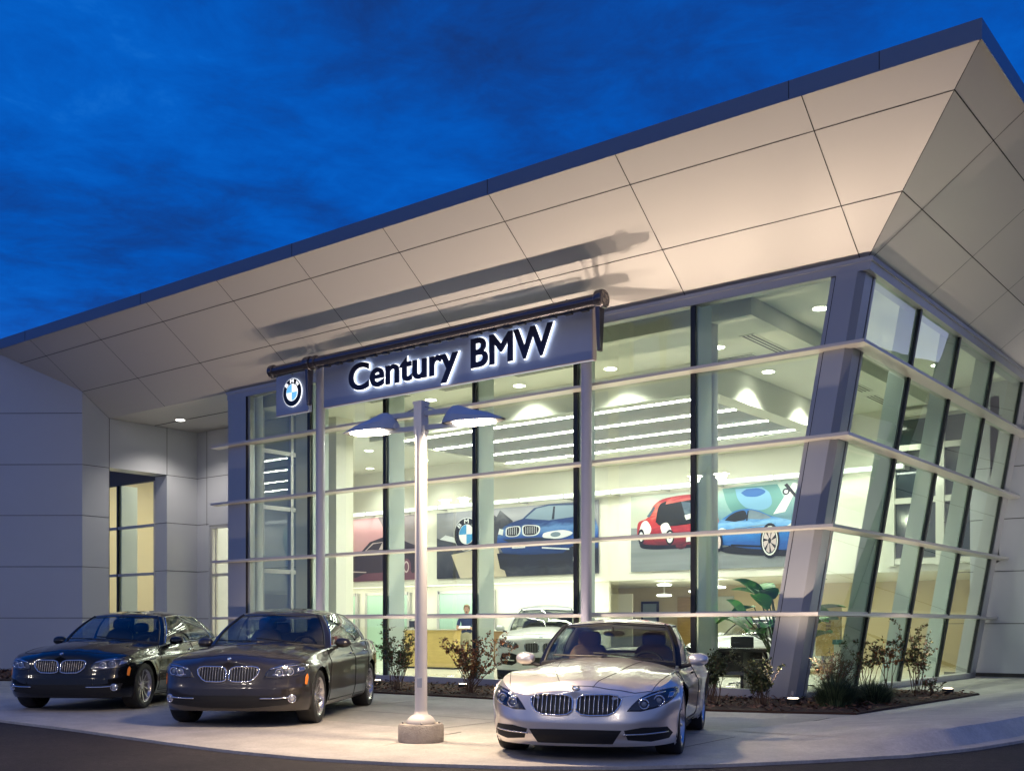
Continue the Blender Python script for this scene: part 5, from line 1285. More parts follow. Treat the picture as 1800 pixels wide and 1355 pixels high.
def banners():
    Y = 27.27
    # 1 pink sky over a dark car
    M1 = [pmat('pink', (.62, .28, .32), (.72, .42, .44)), pmat('plum', (.11, .035, .05), (.17, .07, .09)), pmat('darkcar', (.045, .03, .035)), pmat('glint', (.62, .50, .50)), pmat('greyhaze', (.30, .25, .26), (.22, .18, .19))]
    hill = [(0, 0), (1, 0), (1, .52), (.78, .50), (.5, .40), (.2, .36), (0, .42)]
    car = [(.10, .16), (.12, .34), (.20, .42), (.36, .47), (.46, .62), (.60, .68), (.76, .66), (.90, .56), (1, .50), (1, .12), (.92, .10), (.88, .20), (.80, .14), (.4, .12), (.3, .06), (.2, .06)]
    banner('wall_banner', 'pink-skied photo banner of a dark car, left on the far wall', -29.8, -25.35, 2.80, 5.03, Y,
           [(4, [(.55, 1), (1, 1), (1, .45), (.72, .5)]), (1, hill), (2, car), (3, [(.40, .48), (.49, .60), (.70, .62), (.62, .49)]), (2, [(.42, .49), (.50, .585), (.60, .60), (.56, .49)]),
            (3, [(.14, .37), (.30, .43), (.31, .415), (.15, .355)]), (3, [(.16, .16), (.42, .135), (.42, .15), (.16, .18)]), (1, ell(.86, .2, .05, .13)), (3, ell(.86, .2, .028, .09)), (1, ell(.86, .2, .02, .065))], M1)
    # 2 blue car in a grey hall with the ring badge
    M2 = [gmat('greyhall', [(0, (.05, .05, .055)), (.3, (.16, .16, .17)), (.55, (.20, .20, .22)), (.8, (.34, .34, .37)), (1, (.24, .24, .27))], .2, (.6, 1, .8)), gmat('charcoal', [(0, (.02, .02, .022)), (.4, (.07, .07, .08)), (.8, (.03, .03, .035)), (1, (.12, .12, .13))], .25, (1, 1, 1)), gmat('royal', [(.25, (.004, .012, .05)), (.42, (.01, .045, .20)), (.55, (.015, .07, .32)), (.66, (.10, .22, .48)), (.74, (.008, .03, .14)), (.9, (.01, .03, .10))], .07), gmat('picture_glass', [(.6, (.01, .02, .04)), (.8, (.06, .10, .16)), (.95, (.20, .28, .36))], .15), pmat('silverp', (.70, .72, .76)), pmat('glassp', (.16, .22, .28)), gmat('black_car', [(0, (.06, .06, .065)), (.15, (.012, .012, .014)), (.5, (.006, .006, .008))], .1), pmat('sand', (.55, .48, .36))]
    L = [(1, [(0, 0), (1, 0), (1, .38), (.62, .30), (.30, .40), (0, .62)]), (7, [(.10, .36), (.40, .46), (.46, .0), (.16, .0)]), (1, [(.34, .98), (.44, .60), (.40, .46), (.52, .44), (.44, .8)]), (1, [(.31, .50), (.42, .97), (.50, .80), (.46, .42)]), (4, [(.02, .60), (.22, .48), (.28, .50), (.06, .66)]),
         (6, [(.40, .34), (.42, .12), (.50, .03), (.58, .10), (.82, .10), (.86, .0), (1, .0), (1, .40)]),
         (2, [(.40, .50), (.405, .60), (.42, .66), (.445, .725), (.48, .77), (.56, .82), (.63, .96), (.72, 1.0), (.90, .98), (.97, .84), (1, .62), (1, .34), (.86, .40), (.80, .30), (.56, .30), (.44, .34)]),
         (5, [(.575, .82), (.645, .95), (.72, .975), (.87, .955), (.90, .80), (.72, .77)]), (6, [(.735, .78), (.745, .96), (.755, .96), (.75, .78)]),
         (4, sm2([(.455, .60), (.46, .70), (.50, .72), (.545, .71), (.545, .61), (.52, .57), (.47, .575), (.455, .60)])), (6, sm2([(.463, .61), (.467, .69), (.50, .708), (.537, .70), (.537, .62), (.515, .582), (.473, .587), (.463, .61)])),
         (4, sm2([(.56, .60), (.56, .71), (.60, .725), (.66, .70), (.665, .62), (.64, .57), (.58, .57), (.56, .60)])), (6, sm2([(.568, .61), (.568, .70), (.60, .714), (.652, .69), (.657, .63), (.635, .583), (.583, .581), (.568, .61)]))] + [(4, [(x, .60), (x + .003, .60), (x + .003, .70), (x, .70)]) for x in (.475, .487, .499, .511, .523, .580, .593, .606, .619, .632, .645)] + [(1, [(0, 0), (.001, 0), (0, .001)]),
         (4, sm2([(.68, .55), (.70, .60), (.80, .62), (.86, .57), (.80, .51), (.71, .51), (.68, .55)])), (5, ell(.76, .565, .03, .035)), (4, [(.41, .62), (.42, .70), (.445, .68), (.44, .60)]), (3, [(.44, .54), (.66, .54), (.84, .47), (.84, .42), (.50, .46)]),
         (4, [(.68, .38), (.84, .34), (.84, .36), (.68, .40)]), (6, ell(.90, .20, .055, .22)), (4, ell(.90, .20, .038, .16)), (6, ell(.90, .20, .010, .05)), (1, ell(.90, .20, .028, .12, 20, 110)), (1, ell(.90, .20, .028, .12, 200, 290)), (4, [(.50, .40), (.58, .40), (.58, .43), (.50, .43)])]
    t = banner('wall_banner', 'grey photo banner of a blue car and large ring badge, centre far wall', -24.57, -18.07, 2.79, 4.99, Y, L, M2)
    b = MB(); roundel(b, lambda u, v, w: (-23.22 + u, Y - .065 - w, 4.22 + v), .55, (0, 1, 2, 3), True, .02)
    b.build('badge_print', [pmat('silverp', (.7, .7, .7)), pmat('black', (0, 0, 0)), pmat('badgeblue', (.06, .30, .62)), pmat('badgewhite', (.82, .84, .86))], t)
    # 3 red car and blue racing car
    M3 = [pmat('skytan', (.52, .50, .38), (.40, .46, .44)), pmat('tarmac', (.17, .19, .20), (.24, .26, .27), grad=(.2, 1, 3)), gmat('red', [(.3, (.06, .005, .008)), (.5, (.30, .012, .02)), (.68, (.50, .03, .03)), (.8, (.60, .16, .12)), (.95, (.28, .01, .015))], .15), pmat('black', (0, 0, 0)), pmat('white', (.78, .78, .76)), gmat('racing_blue', [(.1, (.006, .03, .14)), (.3, (.01, .08, .32)), (.45, (.02, .18, .55)), (.55, (.20, .42, .70)), (.62, (.015, .14, .45)), (.8, (.01, .08, .28))], .07), pmat('teal', (.07, .20, .20), (.14, .30, .28)), pmat('skyblue', (.14, .30, .46)), pmat('glint', (.6, .5, .5))]
    u = lambda pts: [(x / 2, y) for x, y in pts]
    sm = lambda pts, n=6: [tuple(p[:2]) for p in crspline([(x, y, 0) for x, y in pts], n)]
    L = [(1, [(0, 0), (1, 0), (1, .22), (.52, .28), (.5, .50), (0, .58)]), (9, sm([(.47, .62), (.50, .85), (.56, 1), (1, 1), (1, .5), (.8, .48), (.6, .55), (.47, .62)])), (6, sm([(.53, 1), (.555, .80), (.60, .66), (.68, .60), (.80, .63), (.86, .72), (.84, .9), (.82, 1)])), (7, sm([(.60, .98), (.615, .85), (.66, .74), (.74, .70), (.79, .76), (.78, .9), (.74, .98)], 5)), (5, sm([(.63, .93), (.66, .88), (.72, .87), (.76, .92), (.72, .97), (.66, .97)], 5)),
         (4, [(.80, .64), (.86, .66), (.93, .98), (.90, 1.0)]), (3, [(.855, .98), (.945, .72), (.955, .74), (.87, 1.0)]), (3, ell(.865, .90, .018, .04)), (4, ell(.865, .90, .010, .022)),
         (3, u(sm([(.10, .38), (.16, .30), (.5, .28), (.92, .30), (1.0, .4), (.9, .45)]))),
         (2, u(sm([(.08, .44), (.09, .64), (.20, .70), (.28, .86), (.42, .94), (.74, .96), (.92, .88), (1.0, .72), (1.02, .45), (.9, .34), (.5, .33), (.16, .36), (.08, .44)], 5))),
         (3, u(sm([(.30, .64), (.34, .84), (.44, .90), (.74, .92), (.88, .84), (.94, .64), (.62, .58), (.38, .58), (.30, .64)], 4))), (2, u([(.42, .86), (.44, .92), (.74, .95), (.76, .90)])), (10, u([(.60, .88), (.84, .83), (.90, .70), (.66, .64)])), (4, u(sm([(.10, .52), (.14, .64), (.20, .66), (.25, .56), (.22, .48), (.14, .46)], 4))), (4, u(sm([(.40, .42), (.36, .58), (.44, .62), (.49, .52)], 4))),
         (3, ell(.235, .43, .026, .10)), (4, ell(.235, .43, .018, .07)), (3, ell(.235, .43, .006, .02)), (3, ell(.065, .46, .020, .10)), (4, ell(.065, .46, .012, .06)), (4, u([(.66, .42), (.88, .44), (.88, .38), (.66, .36)])), (2, ell(.30, .32, .03, .05)), (10, u([(.20, .72), (.28, .84), (.30, .83), (.23, .70)])), (4, u([(.64, .70), (.80, .74), (.80, .68), (.66, .64)])), (3, u([(.50, .60), (.96, .62), (.96, .60), (.50, .58)])),
         (3, sm([(.50, .24), (.6, .18), (.9, .12), (1, .14), (1, .24), (.8, .28), (.6, .30)])),
         (5, sm([(.47, .34), (.475, .48), (.51, .58), (.56, .66), (.61, .715), (.67, .725), (.73, .69), (.79, .62), (.88, .56), (.96, .50), (.995, .42), (1, .22), (.93, .17), (.86, .20), (.70, .23), (.60, .27), (.52, .30)], 5)),
         (3, sm([(.545, .60), (.575, .66), (.615, .70), (.655, .70), (.66, .60), (.60, .575)], 4)), (10, sm([(.67, .60), (.672, .70), (.70, .70), (.745, .66), (.79, .60), (.74, .585)], 4)), (3, [(.66, .58), (.668, .70), (.675, .70), (.668, .58)]),
         (4, sm([(.86, .46), (.90, .52), (.96, .475), (.985, .43), (.93, .40), (.88, .42)], 4)), (10, ell(.93, .455, .02, .03)), (4, sm([(.50, .47), (.53, .51), (.56, .47), (.53, .44)], 4)), (10, [(.60, .50), (.76, .52), (.76, .51), (.60, .49)]), (3, sm([(.93, .30), (.99, .32), (.99, .22), (.94, .20)], 4)), (3, [(.58, .30), (.74, .265), (.74, .245), (.58, .275)]),
         (3, ell(.785, .32, .050, .215)), (4, ell(.785, .32, .041, .18)), (3, ell(.785, .32, .036, .158)), (8, ell(.785, .32, .033, .145))] + [(3, [(.785 + .004 * math.cos(R(a)), .32 + .02 * math.sin(R(a))), (.785 + .033 * math.cos(R(a + 14)), .32 + .145 * math.sin(R(a + 14))), (.785 + .033 * math.cos(R(a + 30)), .32 + .145 * math.sin(R(a + 30)))]) for a in range(0, 360, 51)] + [(3, ell(.785, .32, .008, .035)), (3, ell(.515, .33, .022, .12)), (8, ell(.515, .33, .012, .08))]
    M3 += [gmat('mistblue', [(.3, (.25, .38, .46)), (.6, (.12, .24, .30)), (.8, (.20, .34, .34)), (1, (.34, .46, .42))], .12, (.8, 1, 1)), gmat('car_window', [(.4, (.25, .32, .38)), (.8, (.05, .08, .12))], .15)]
    banner('wall_banner', 'photo banner of a red car and a blue racing car, right on the far wall', -16.93, -11.35, 2.79, 5.0, Y, L, M3)
banners()

# ================================================================ furniture and people inside
def furniture():
    M_top = mat('desk_top_white', (.75, .75, .70), .3); M_blk = mat('black_laminate', (.018, .018, .020), .25); M_dw = mat('walnut_veneer', (.30, .18, .08), .4, var=.12, vscale=3, stretch=(1, 1, 8))
    t = thing('reception_desk', 'yellow maple reception desk behind the lamp post', 'desk', (-20.5, 22.3, .03))
    b = MB(); b.box(-21.5, -19.5, 22.3, 22.34, .08, 1.10); b.build('front_panel', M_wood_y, t, bevel=.005)
    b = MB(); b.box(-21.5, -21.46, 22.34, 23.1, .08, 1.10); b.box(-19.54, -19.5, 22.34, 23.1, .08, 1.10); b.build('side_panel', M_wood_y, t)
    b = MB(); b.box(-21.54, -19.46, 22.26, 22.62, 1.10, 1.13); b.box(-21.45, -19.55, 22.4, 23.1, .72, .75); b.build('worktop', M_top, t)
    b = MB(); b.box(-21.42, -19.58, 22.36, 23.0, .03, .08); b.build('plinth', M_blk, t)
    t = thing('desk_monitor', 'dark flat monitor on the yellow reception desk', 'monitor', (-21.1, 22.5, 1.13))
    b = MB(); b.box(-21.35, -20.95, 22.5, 22.53, 1.17, 1.36); b.build('screen', M_blk, t)
    b = MB(); b.box(-21.2, -21.1, 22.46, 22.6, 1.13, 1.14); b.box(-21.17, -21.13, 22.5, 22.52, 1.14, 1.2); b.build('stand', M_blk, t)
    t = thing('service_counter', 'long walnut counter with pale top against the rear wall', 'counter', (-22.5, 26.3, .03))
    for k in range(5):
        b = MB(); b.box(-24.9 + k * 1.08, -24.9 + k * 1.08 + 1.07, 26.3, 26.33, .10, 1.05); b.box(-24.9 + k * 1.08, -24.9 + k * 1.08 + 1.07, 26.296, 26.30, .54, .55); b.build('front_panel', M_dw, t)
    b = MB(); b.box(-24.95, -19.45, 26.26, 26.9, 1.05, 1.10); b.build('worktop', M_top, t)
    b = MB(); b.box(-24.9, -19.5, 26.33, 26.85, .03, 1.05); b.build('carcass', M_dark, t)
    t = thing('black_table', 'black slab-legged sales table beside the leafy plant', 'table', (-9.1, 18.5, .03))
    b = MB(); b.box(-10.1, -8.0, 18.2, 19.1, .74, .80); b.build('tabletop', M_blk, t, bevel=.004)
    for x in (-10.05, -9.0, -8.1):
        b = MB(); b.box(x, x + .06, 18.25, 19.05, .03, .74); b.build('leg', M_blk, t)
    b = MB(); b.box(-9.95, -9.0, 18.9, 18.94, .28, .74); b.build('modesty_panel', M_blk, t)
    for (x, y, rz, lab) in ((-9.6, 19.6, 200, 'black office chair behind the left end of the black table'), (-8.5, 19.7, 160, 'black office chair behind the right end of the black table')):
        c = thing('office_chair', lab, 'chair', (x, y, .03), R(rz), 'office chairs at the black table', local=True)
        b = MB(); b.box(-.23, .23, -.23, .23, .42, .48); b.build('seat', M_blk, c, bevel=.02)
        b = MB(); b.box(-.22, .22, .2, .25, .52, .98); b.build('backrest', M_blk, c, bevel=.02)
        b = MB(); b.tube([(0, 0, .08), (0, 0, .42)], .025, 10)
        for k in range(5): a = k * 1.2566; b.tube([(0, 0, .08), (.28 * math.cos(a), .28 * math.sin(a), .05)], .018, 6); ellipsoid(b, (.28 * math.cos(a), .28 * math.sin(a), .03), (.03, 0, 0), (0, .03, 0), (0, 0, .03), 8, 6)
        b.build('swivel_base', M_chrome, c)
    # freestanding wooden display board on a chrome foot, seen through the leaning end
    t = thing('display_board', 'tan wooden display board on a chrome foot behind the leaning end glass', 'display board', (-8.35, 20.8, .03))
    b = MB(); b.box(-8.62, -8.10, 20.78, 20.84, .62, 1.62); b.build('board', M_wood, t, bevel=.004)
    b = MB()
    for k in range(5): b.box(-8.40, -8.30, 20.772, 20.778, 1.12 + k * .07, 1.165 + k * .07)
    b.build('lettering', mat('print_brown', (.20, .12, .06), .5), t)
    b = MB(); b.tube([(-8.5, 20.81, .62), (-8.45, 20.81, .35), (-8.35, 20.81, .08)], .02, 8); b.tube([(-8.22, 20.81, .62), (-8.30, 20.81, .35), (-8.35, 20.81, .08)], .02, 8); b.lathe([(.2, .03), (.19, .06)], (-8.35, 20.81, 0), n=20); b.build('foot', M_chrome, t)
    t = thing('wheel_display', 'pale low display block with a teal top beside the tan board', 'display stand', (-7.95, 20.5, .03))
    b = MB(); b.box(-8.05, -7.70, 20.3, 20.7, .03, .86); b.build('block', M_white, t, bevel=.005)
    b = MB(); b.box(-8.07, -7.68, 20.28, 20.72, .86, .95); b.build('top', mat('teal_laminate', (.08, .22, .22), .35), t)
    for x0, lab in ((-20.05, 'larger framed dark picture on the rear room wall'), (-20.75, 'smaller framed picture on the rear room wall')):
        w = .4 if x0 < -20.5 else .7
        t = thing('framed_picture', lab, 'picture', (x0, 32.95, 1.4), group='framed pictures in the rear room')
        b = MB(); b.box(x0, x0 + w, 32.93, 32.98, 1.3, 1.3 + w * 1.1); b.build('frame', M_blk, t)
        b = MB(); b.box(x0 + .08, x0 + w - .08, 32.92, 32.93, 1.38, 1.22 + w * 1.1); b.build('print', mat('print_dull_blue', (.25, .32, .38), .5), t)
    t = thing('exit_sign', 'small red lit EXIT sign seen through the entrance glazing', 'exit sign', (-24.0, 21.2, 4.1))
    b = MB(); b.box(-24.0, -23.68, 21.2, 21.24, 3.97, 4.18); b.build('housing', M_white, t)
    b = MB(); put_text(b, 'EXIT', lambda u, v, w: (u, 21.198 - w, v), -23.97, -23.71, 4.0, .14, .004, 0, .01); b.build('lettering', emis('exit_red', (1, .03, .05), 3.5), t)
    b = MB(); b.tube([(-23.84, 21.22, 4.18), (-23.84, 21.22, 6.62)], .008, 6); b.build('rod', M_white, t)
furniture()

def skin_body(name, joints, bones, mats, facemat, parent, subdiv=2):
    """one continuous figure grown over a skeleton; joints: name -> (x, y, z, rx, ry)"""
    names = list(joints); me = bpy.data.meshes.new(name); me.from_pydata([joints[n][:3] for n in names], [(names.index(a), names.index(b)) for a, b in bones], [])
    o = bpy.data.objects.new(name, me); col.objects.link(o)
    sk = o.modifiers.new('skin', 'SKIN'); sk.use_smooth_shade = True
    for i, n in enumerate(names): me.skin_vertices[0].data[i].radius = joints[n][3:5]; me.skin_vertices[0].data[i].use_root = (i == 0)
    sb = o.modifiers.new('sub', 'SUBSURF'); sb.levels = subdiv; sb.render_levels = subdiv
    bpy.context.view_layer.update()
    dg = bpy.context.evaluated_depsgraph_get(); m2 = bpy.data.meshes.new_from_object(o.evaluated_get(dg)); bpy.data.objects.remove(o)
    for m in mats: m2.materials.append(m)
    for p in m2.polygons: p.material_index = facemat(p.center); p.use_smooth = True
    o = bpy.data.objects.new(name, m2); col.objects.link(o); o.parent = parent; return o
def person():
    P = thing('person', 'person in dark polo shirt and pale trousers standing by the yellow desk holding papers', 'person', (-18.95, 22.2, .03), R(0), local=True)
    P.rotation_euler.z = R(35)    # local +x is the person's right-to-left axis, -y is forward
    J = {'pelvis': (0, 0, .93, .150, .105), 'waist': (0, 0, 1.06, .145, .105), 'chest': (0, -.01, 1.27, .165, .115), 'neckb': (0, .01, 1.43, .075, .07), 'neck': (0, 0, 1.49, .052, .055), 'jaw': (0, -.02, 1.56, .062, .072), 'head': (0, -.015, 1.64, .075, .092), 'crown': (0, -.005, 1.70, .060, .072),
         'hipL': (.095, 0, .88, .092, .098), 'kneeL': (.11, -.03, .49, .062, .066), 'ankL': (.11, .02, .10, .042, .046), 'toeL': (.13, -.16, .045, .04, .03),
         'hipR': (-.095, 0, .88, .092, .098), 'kneeR': (-.11, .0, .49, .062, .066), 'ankR': (-.115, .04, .10, .042, .046), 'toeR': (-.15, -.13, .045, .04, .03),
         'shL': (.185, .0, 1.39, .060, .062), 'elL': (.24, .0, 1.12, .043, .043), 'wrL': (.06, -.24, 1.12, .030, .028), 'paL': (.0, -.29, 1.13, .036, .018),
         'shR': (-.185, .0, 1.39, .060, .062), 'elR': (-.25, -.02, 1.11, .043, .043), 'wrR': (-.09, -.27, 1.10, .030, .028), 'paR': (-.03, -.31, 1.11, .036, .018)}
    Bn = [('pelvis', 'waist'), ('waist', 'chest'), ('chest', 'neckb'), ('neckb', 'neck'), ('neck', 'jaw'), ('jaw', 'head'), ('head', 'crown'), ('pelvis', 'hipL'), ('hipL', 'kneeL'), ('kneeL', 'ankL'), ('ankL', 'toeL'), ('pelvis', 'hipR'), ('hipR', 'kneeR'), ('kneeR', 'ankR'), ('ankR', 'toeR'),
          ('chest', 'shL'), ('shL', 'elL'), ('elL', 'wrL'), ('wrL', 'paL'), ('chest', 'shR'), ('shR', 'elR'), ('elR', 'wrR'), ('wrR', 'paR')]
    for s_, px, py, dx in (('L', .0, -.29, -.5), ('R', -.03, -.31, .55)):
        z0 = J['pa' + s_][2]
        for k in range(4):
            L = (.070, .080, .076, .060)[k]; zz = z0 + (.024 - k * .016); bx = px + dx * .03
            J[f'f{s_}{k}a'] = (px + dx * .05, py - .03, zz, .0095, .0095); J[f'f{s_}{k}b'] = (px + dx * (.05 + L * .5), py - .03 - L * .45, zz - .004, .0085, .0085); J[f'f{s_}{k}c'] = (px + dx * (.05 + L * 1.1), py - .035 - L * .55, zz - .012, .0075, .0075)
            Bn += [('pa' + s_, f'f{s_}{k}a'), (f'f{s_}{k}a', f'f{s_}{k}b'), (f'f{s_}{k}b', f'f{s_}{k}c')]
        J[f't{s_}a'] = (px - dx * .01, py - .02, z0 + .034, .011, .011); J[f't{s_}b'] = (px + dx * .03, py - .06, z0 + .045, .009, .009); Bn += [('pa' + s_, f't{s_}a'), (f't{s_}a', f't{s_}b')]
    skin, shirt, pant, shoe = mat('skin', (.52, .30, .20), .5), mat('navy_polo', (.02, .035, .10), .8), mat('khaki', (.42, .38, .26), .8), mat('shoe_leather', (.03, .02, .015), .5)
    def fm(c):
        if c.z < .09: return 3
        if c.z < 1.0 and abs(c.x) < .21 and c.y > -.2: return 2
        if c.z > 1.46: return 0
        if abs(c.x) > .2 and c.z < 1.20 or c.y < -.13: return 0
        return 1
    o = skin_body('body', J, Bn, [skin, shirt, pant, shoe], fm, P)
    b = MB(); ellipsoid(b, (0, .012, 1.675), (.086, 0, 0), (0, .098, 0), (0, 0, .088), 20, 14); ellipsoid(b, (0, .055, 1.60), (.075, 0, 0), (0, .05, 0), (0, 0, .08), 14, 10)
    b.v = [(x, max(y, -.062) if z < 1.70 else y, z) for x, y, z in b.v]; b.build('hair', mat('sandy_hair', (.28, .17, .08), .8), P, smooth=True, offset=(0, 0, 0))
    b = MB()
    ellipsoid(b, (0, -.108, 1.605), (.012, 0, 0), (0, .02, 0), (0, 0, .02), 8, 6, mi=0)
    for s_ in (-1, 1): ellipsoid(b, (.03 * s_, -.098, 1.640), (.012, 0, 0), (0, .008, 0), (0, 0, .007), 8, 6, mi=1); ellipsoid(b, (.082 * s_, 0, 1.625), (.01, 0, 0), (0, .018, 0), (0, 0, .03), 8, 6, mi=0)
    ellipsoid(b, (0, -.096, 1.568), (.022, 0, 0), (0, .006, 0), (0, 0, .005), 8, 6, mi=2); b.build('face', [skin, mat('eye_dark', (.05, .04, .04), .3), mat('lip', (.40, .16, .13), .5)], P, smooth=True, offset=(0, 0, 0))
    t = thing('papers', 'white sheets of paper held by the person', 'papers', (-18.95, 22.2, .03), local=True); t.rotation_euler.z = R(35)
    b = MB(); b.obox((-.02, -.40, 1.15), (.15, 0, 0), (0, .10, .03), (0, -.001, .003)); b.build('sheet', mat('paper', (.8, .8, .8), .7), t, offset=(0, 0, 0))
person()

# ================================================================ plants
def leaf_quad(b, c, d, n, l, w, mi=0, fold=.3):
    d = d.normalized(); s = d.cross(n).normalized() * w; u = s.cross(d).normalized() * w * fold
    b.add([c, c + d * l * .45 - s + u, c + d * l, c + d * l * .45 + s + u], [(0, 1, 2), (0, 2, 3)], mi)
def shrub(name, label, loc, h, spread, n_st, leaves, mats, seed, group=None, lean=(0, 0), bare=.35, ls=(.034, .06)):
    rr = random.Random(seed); t = thing(name, label, 'shrub', (*loc, 0), group=group)
    st = MB(); lf = MB()
    for i in range(n_st):
        a = rr.uniform(0, 2 * math.pi); o = Vector((loc[0] + rr.gauss(0, .05), loc[1] + rr.gauss(0, .05), .02)); hh = h * rr.uniform(.65, 1.05); sp = spread * rr.uniform(.3, 1.1)
        pts = []
        for k in range(7):
            f = k / 6; pts.append(o + Vector((math.cos(a) * sp * f ** 1.2 + lean[0] * f, math.sin(a) * sp * f ** 1.2 + lean[1] * f, hh * (f ** .9))) + Vector((rr.gauss(0, .015), rr.gauss(0, .015), 0)) * (k > 0))
        st.tube(pts, [.008 - .0009 * k for k in range(7)], 5)
        tw = []
        for q in range(rr.randint(3, 6)):
            f = rr.uniform(bare, 1); i0 = min(5, int(f * 6)); p = pts[i0].lerp(pts[i0 + 1], f * 6 - i0); d = Vector((rr.gauss(0, 1), rr.gauss(0, 1), rr.uniform(.1, 1))).normalized(); l = rr.uniform(.06, .22) * h
            e = p + d * l; st.tube([p, (p + e) / 2 + Vector((0, 0, .01)), e], [.004, .003, .002], 4); tw.append((p, e))
        for q in range(int(leaves * 1.9) // n_st):
            if rr.random() < .7 and tw: p0, e = rr.choice(tw); c = p0.lerp(e, rr.uniform(.2, 1.05))
            else: f = rr.uniform(bare, 1); i0 = min(5, int(f * 6)); c = pts[i0].lerp(pts[i0 + 1], f * 6 - i0)
            d = Vector((rr.gauss(0, 1), rr.gauss(0, 1), rr.gauss(.3, .8))); leaf_quad(lf, c + Vector((rr.gauss(0, .012),) * 3), d, Vector((rr.gauss(0, 1), rr.gauss(0, 1), rr.gauss(0, 1))), rr.uniform(*ls), rr.uniform(.3, .42) * ls[1] * .8, rr.choices(range(len(mats)), [5, 3, 2][:len(mats)])[0])
    st.build('stem', mat('bark_thin', (.10, .06, .04), .8), t); lf.build('foliage', mats, t)
    return t
def grass_tuft(label, loc, h, r, n, seed, cols, group=None):
    rr = random.Random(seed); t = thing('ornamental_grass', label, 'grass tuft', (*loc, 0), group=group); b = MB()
    for i in range(n):
        a = rr.uniform(0, 6.283); q = rr.random() ** .5; o = Vector((loc[0] + math.cos(a) * r * .6 * q, loc[1] + math.sin(a) * r * .6 * q, .02)); hh = h * rr.uniform(.35, 1.15) * (1 - .45 * q); d = Vector((math.cos(a), math.sin(a), 0)); s = Vector((-math.sin(a), math.cos(a), 0)) * .0055
        bend = rr.uniform(.1, .9) * r; pts = [o + d * bend * (f ** 1.7) + Vector((0, 0, hh * math.sin(f * 1.5))) for f in (0, .33, .66, 1)]
        base = len(b.v)
        for j, p in enumerate(pts): w = 1 - j / 3.3; b.v += [tuple(p - s * w), tuple(p + s * w)]
        mi = rr.choices(range(len(cols)), [5, 3, 2][:len(cols)])[0]
        for j in range(3): b.f.append((base + 2 * j, base + 2 * j + 1, base + 2 * j + 3, base + 2 * j + 2)); b.m.append(mi)
    b.build('blades', cols, t); return t
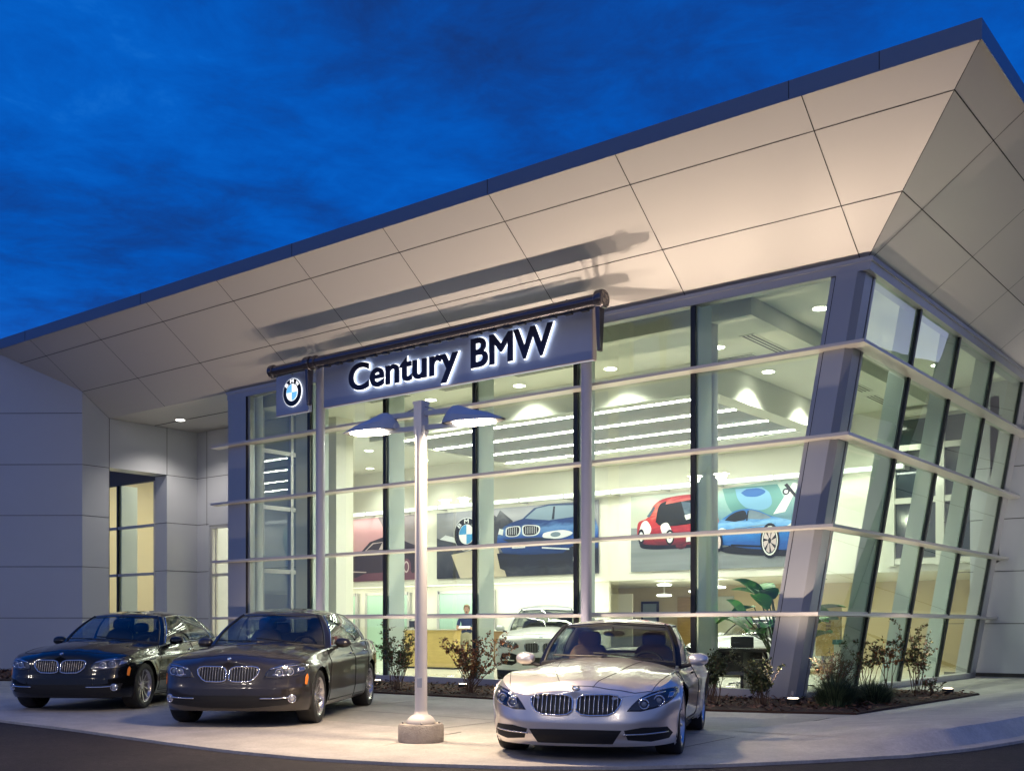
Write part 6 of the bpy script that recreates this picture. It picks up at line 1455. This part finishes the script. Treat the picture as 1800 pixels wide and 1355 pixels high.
def plants():
    G1, G2, Bz, Or = mat('leaf_green', (.055, .085, .030), .6), mat('leaf_olive', (.10, .11, .04), .6), mat('leaf_bronze', (.20, .085, .045), .6), mat('leaf_orange', (.42, .17, .05), .6)
    g = 'shrubs in the planting bed'
    shrub('bed_shrub', 'green and bronze shrub between the grey saloon and the lamp post', (-14.15, 14.6), 1.15, .42, 16, 760, [G1, G2, Bz], 11, g)
    shrub('bed_shrub', 'wide bronze-leaved shrub just right of the lamp post', (-12.55, 14.8), .95, .62, 22, 1000, [Bz, Or, G1], 12, g, lean=(.1, 0))
    shrub('bed_shrub', 'small green shrub close behind the silver roadster', (-7.85, 15.0), .78, .26, 16, 620, [G1, G2], 13, g)
    shrub('bed_shrub', 'small green shrub at the foot of the leaning corner column', (-7.15, 15.2), .66, .30, 16, 640, [G2, G1], 14, g)
    shrub('bed_shrub', 'tall thin shrub before the leaning glass, leftmost of the sparse trio', (-6.95, 19.0), 1.12, .30, 8, 260, [G2, G1, Bz], 15, g, bare=.45)
    shrub('bed_shrub', 'sparse forked shrub with rusty top, middle of the trio before the leaning glass', (-6.62, 19.2), 1.08, .32, 7, 240, [Or, Bz, G2], 16, g, bare=.55)
    shrub('bed_shrub', 'tall leafy shrub before the leaning glass, rightmost of the sparse trio', (-6.2, 19.4), 1.2, .36, 11, 520, [G2, G1, Bz], 17, g, bare=.4)
    shrub('bed_shrub', 'seed-headed bush rising behind the dark green tuft', (-6.33, 15.95), .84, .40, 30, 1500, [G2, G1, Bz], 18, g, bare=.45, ls=(.014, .03))
    shrub('bed_shrub', 'low leafless twiggy plant near the tip of the mulch bed', (-5.9, 19.3), .28, .25, 9, 90, [G1, Bz], 19, g)
    D1, D2, D3 = mat('needle_dark', (.022, .050, .028), .7), mat('needle_mid', (.06, .11, .055), .7), mat('needle_pale', (.15, .20, .10), .7)
    gg = 'dark green tufts in the planting bed'
    grass_tuft('larger dark green spiky tuft beside the corner uplight', (-6.15, 15.6), .52, .42, 2600, 5, [D1, D2, D3], gg)
    grass_tuft('smaller dark green spiky tuft right of the larger one', (-5.95, 16.6), .42, .40, 1900, 6, [D1, D2, D3], gg)
    # big-leaved plant in a black tub inside
    rr = random.Random(4); t = thing('indoor_plant', 'tall plant with big glossy green leaves in a black tub inside the glass', 'plant', (-8.15, 18.0, .03))
    b = MB(); b.hexa([(-8.38, 17.77, .03), (-7.92, 17.77, .03), (-7.92, 18.23, .03), (-8.38, 18.23, .03), (-8.45, 17.7, .62), (-7.85, 17.7, .62), (-7.85, 18.3, .62), (-8.45, 18.3, .62)]); b.build('tub', M_dark, t, bevel=.01)
    b = MB(); s = MB(); n = 30
    for i in range(n):
        a = i * 2.4 + rr.uniform(-.3, .3); el = .35 + 1.0 * (i / n); L = rr.uniform(.25, .50) + .75 * (i / n); o = Vector((-8.15 + rr.gauss(0, .05), 18.0 + rr.gauss(0, .05), .6))
        dh = Vector((math.cos(a), math.sin(a), 0)); tip = o + dh * (.12 + .45 * (1 - i / n) + rr.uniform(0, .15)) + Vector((0, 0, L * 1.15)); s.tube([o, o.lerp(tip, .5) + Vector((0, 0, .1)), tip], [.018, .014, .010], 6, mi=0)
        ll, ww = rr.uniform(.48, .78), rr.uniform(.17, .25); d = (dh * rr.uniform(.5, 1) + Vector((0, 0, rr.uniform(-.3, .9)))).normalized(); sd = d.cross(Vector((0, 0, 1))).normalized(); base = len(b.v); K = 8
        for k in range(K + 1):
            f = k / K; w = ww * math.sin(math.pi * min(1, f * .93 + .05)) ** .7; c = tip + d * ll * f - Vector((0, 0, .28 * ll * f * f)); cu = Vector((0, 0, w * .35)); b.v += [tuple(c - sd * w + cu), tuple(c), tuple(c + sd * w + cu)]
        for k in range(K):
            for q in (0, 1): b.f.append((base + 3 * k + q, base + 3 * k + q + 1, base + 3 * k + 4 + q, base + 3 * k + 3 + q)); b.m.append(rr.choice((0, 0, 1)))
    s.build('stem', mat('stalk_green', (.08, .14, .04), .5), t); b.build('leaves', [mat('big_leaf', (.04, .26, .025), .4), mat('big_leaf_pale', (.09, .40, .05), .4)], t, smooth=True)
plants()

# ================================================================ beyond the right edge: what the leaning glass mirrors
def beyond():
    t = thing('reflection_block', 'white panelled block out of view, added to be mirrored in the leaning glass', 'building', (-1.5, 27, 0))  # invented unseen block, put here for its reflection in the glass
    b = MB(); b.box(-3.9, -2.5, 26.6, 27.2, 0, 2.9); b.box(-3.9, -3.55, 26.6, 27.2, 2.9, 5.2); b.box(-3.9, .9, 26.6, 27.2, 4.75, 5.2); b.box(.5, .9, 26.6, 27.2, 0, 4.75); b.build('wall', M_panel, t)
    b = MB()
    for z in (1.3, 2.1): b.box(-3.9, -2.5, 26.595, 26.6, z - .01, z + .01)
    b.build('panel_joint', M_joint, t)
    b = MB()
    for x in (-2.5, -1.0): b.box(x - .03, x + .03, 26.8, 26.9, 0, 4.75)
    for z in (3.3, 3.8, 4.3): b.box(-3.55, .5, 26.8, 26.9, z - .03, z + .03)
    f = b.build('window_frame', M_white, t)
    b = MB(); b.box(-3.55, .5, 26.9, 26.92, 0, 4.75); b.build('pane', mat('added_glow_pane', (.3, .4, .3), .3, emit=(.5, .62, .45), estr=.35), f)  # added glowing pane, bright only so that it mirrors
    light('SPOT', 'reflection_block_light', (-1.6, 24.6, .3), 900, (1, .93, .82), aim=(-2.4, 26.8, 2.6), spot_size=R(110), spot_blend=1.0)  # added lamp without a fixture, brightens the block for its reflection
    # far hill line
    n = 60; b = MB(); rr = random.Random(2)
    for i in range(n + 1):
        a = R(-20 + 200 * i / n); r = 900; h = 122 + 14 * math.sin(i * .37) + 8 * math.sin(i * 1.1 + 1) + rr.uniform(-4, 4)
        b.v += [(r * math.cos(a), r * math.sin(a), -5), (r * .93 * math.cos(a) , r * .93 * math.sin(a), h * .55), (r * 1.05 * math.cos(a), r * 1.05 * math.sin(a), h)]
    for i in range(n):
        for q in (0, 1): b.f.append((3 * i + q, 3 * i + 3 + q, 3 * i + 4 + q, 3 * i + 1 + q)); b.m.append(0)
    o = b.build('hills', mat('hill_dark', (.03, .045, .035), .95)); tag(o, kind='structure')
beyond()
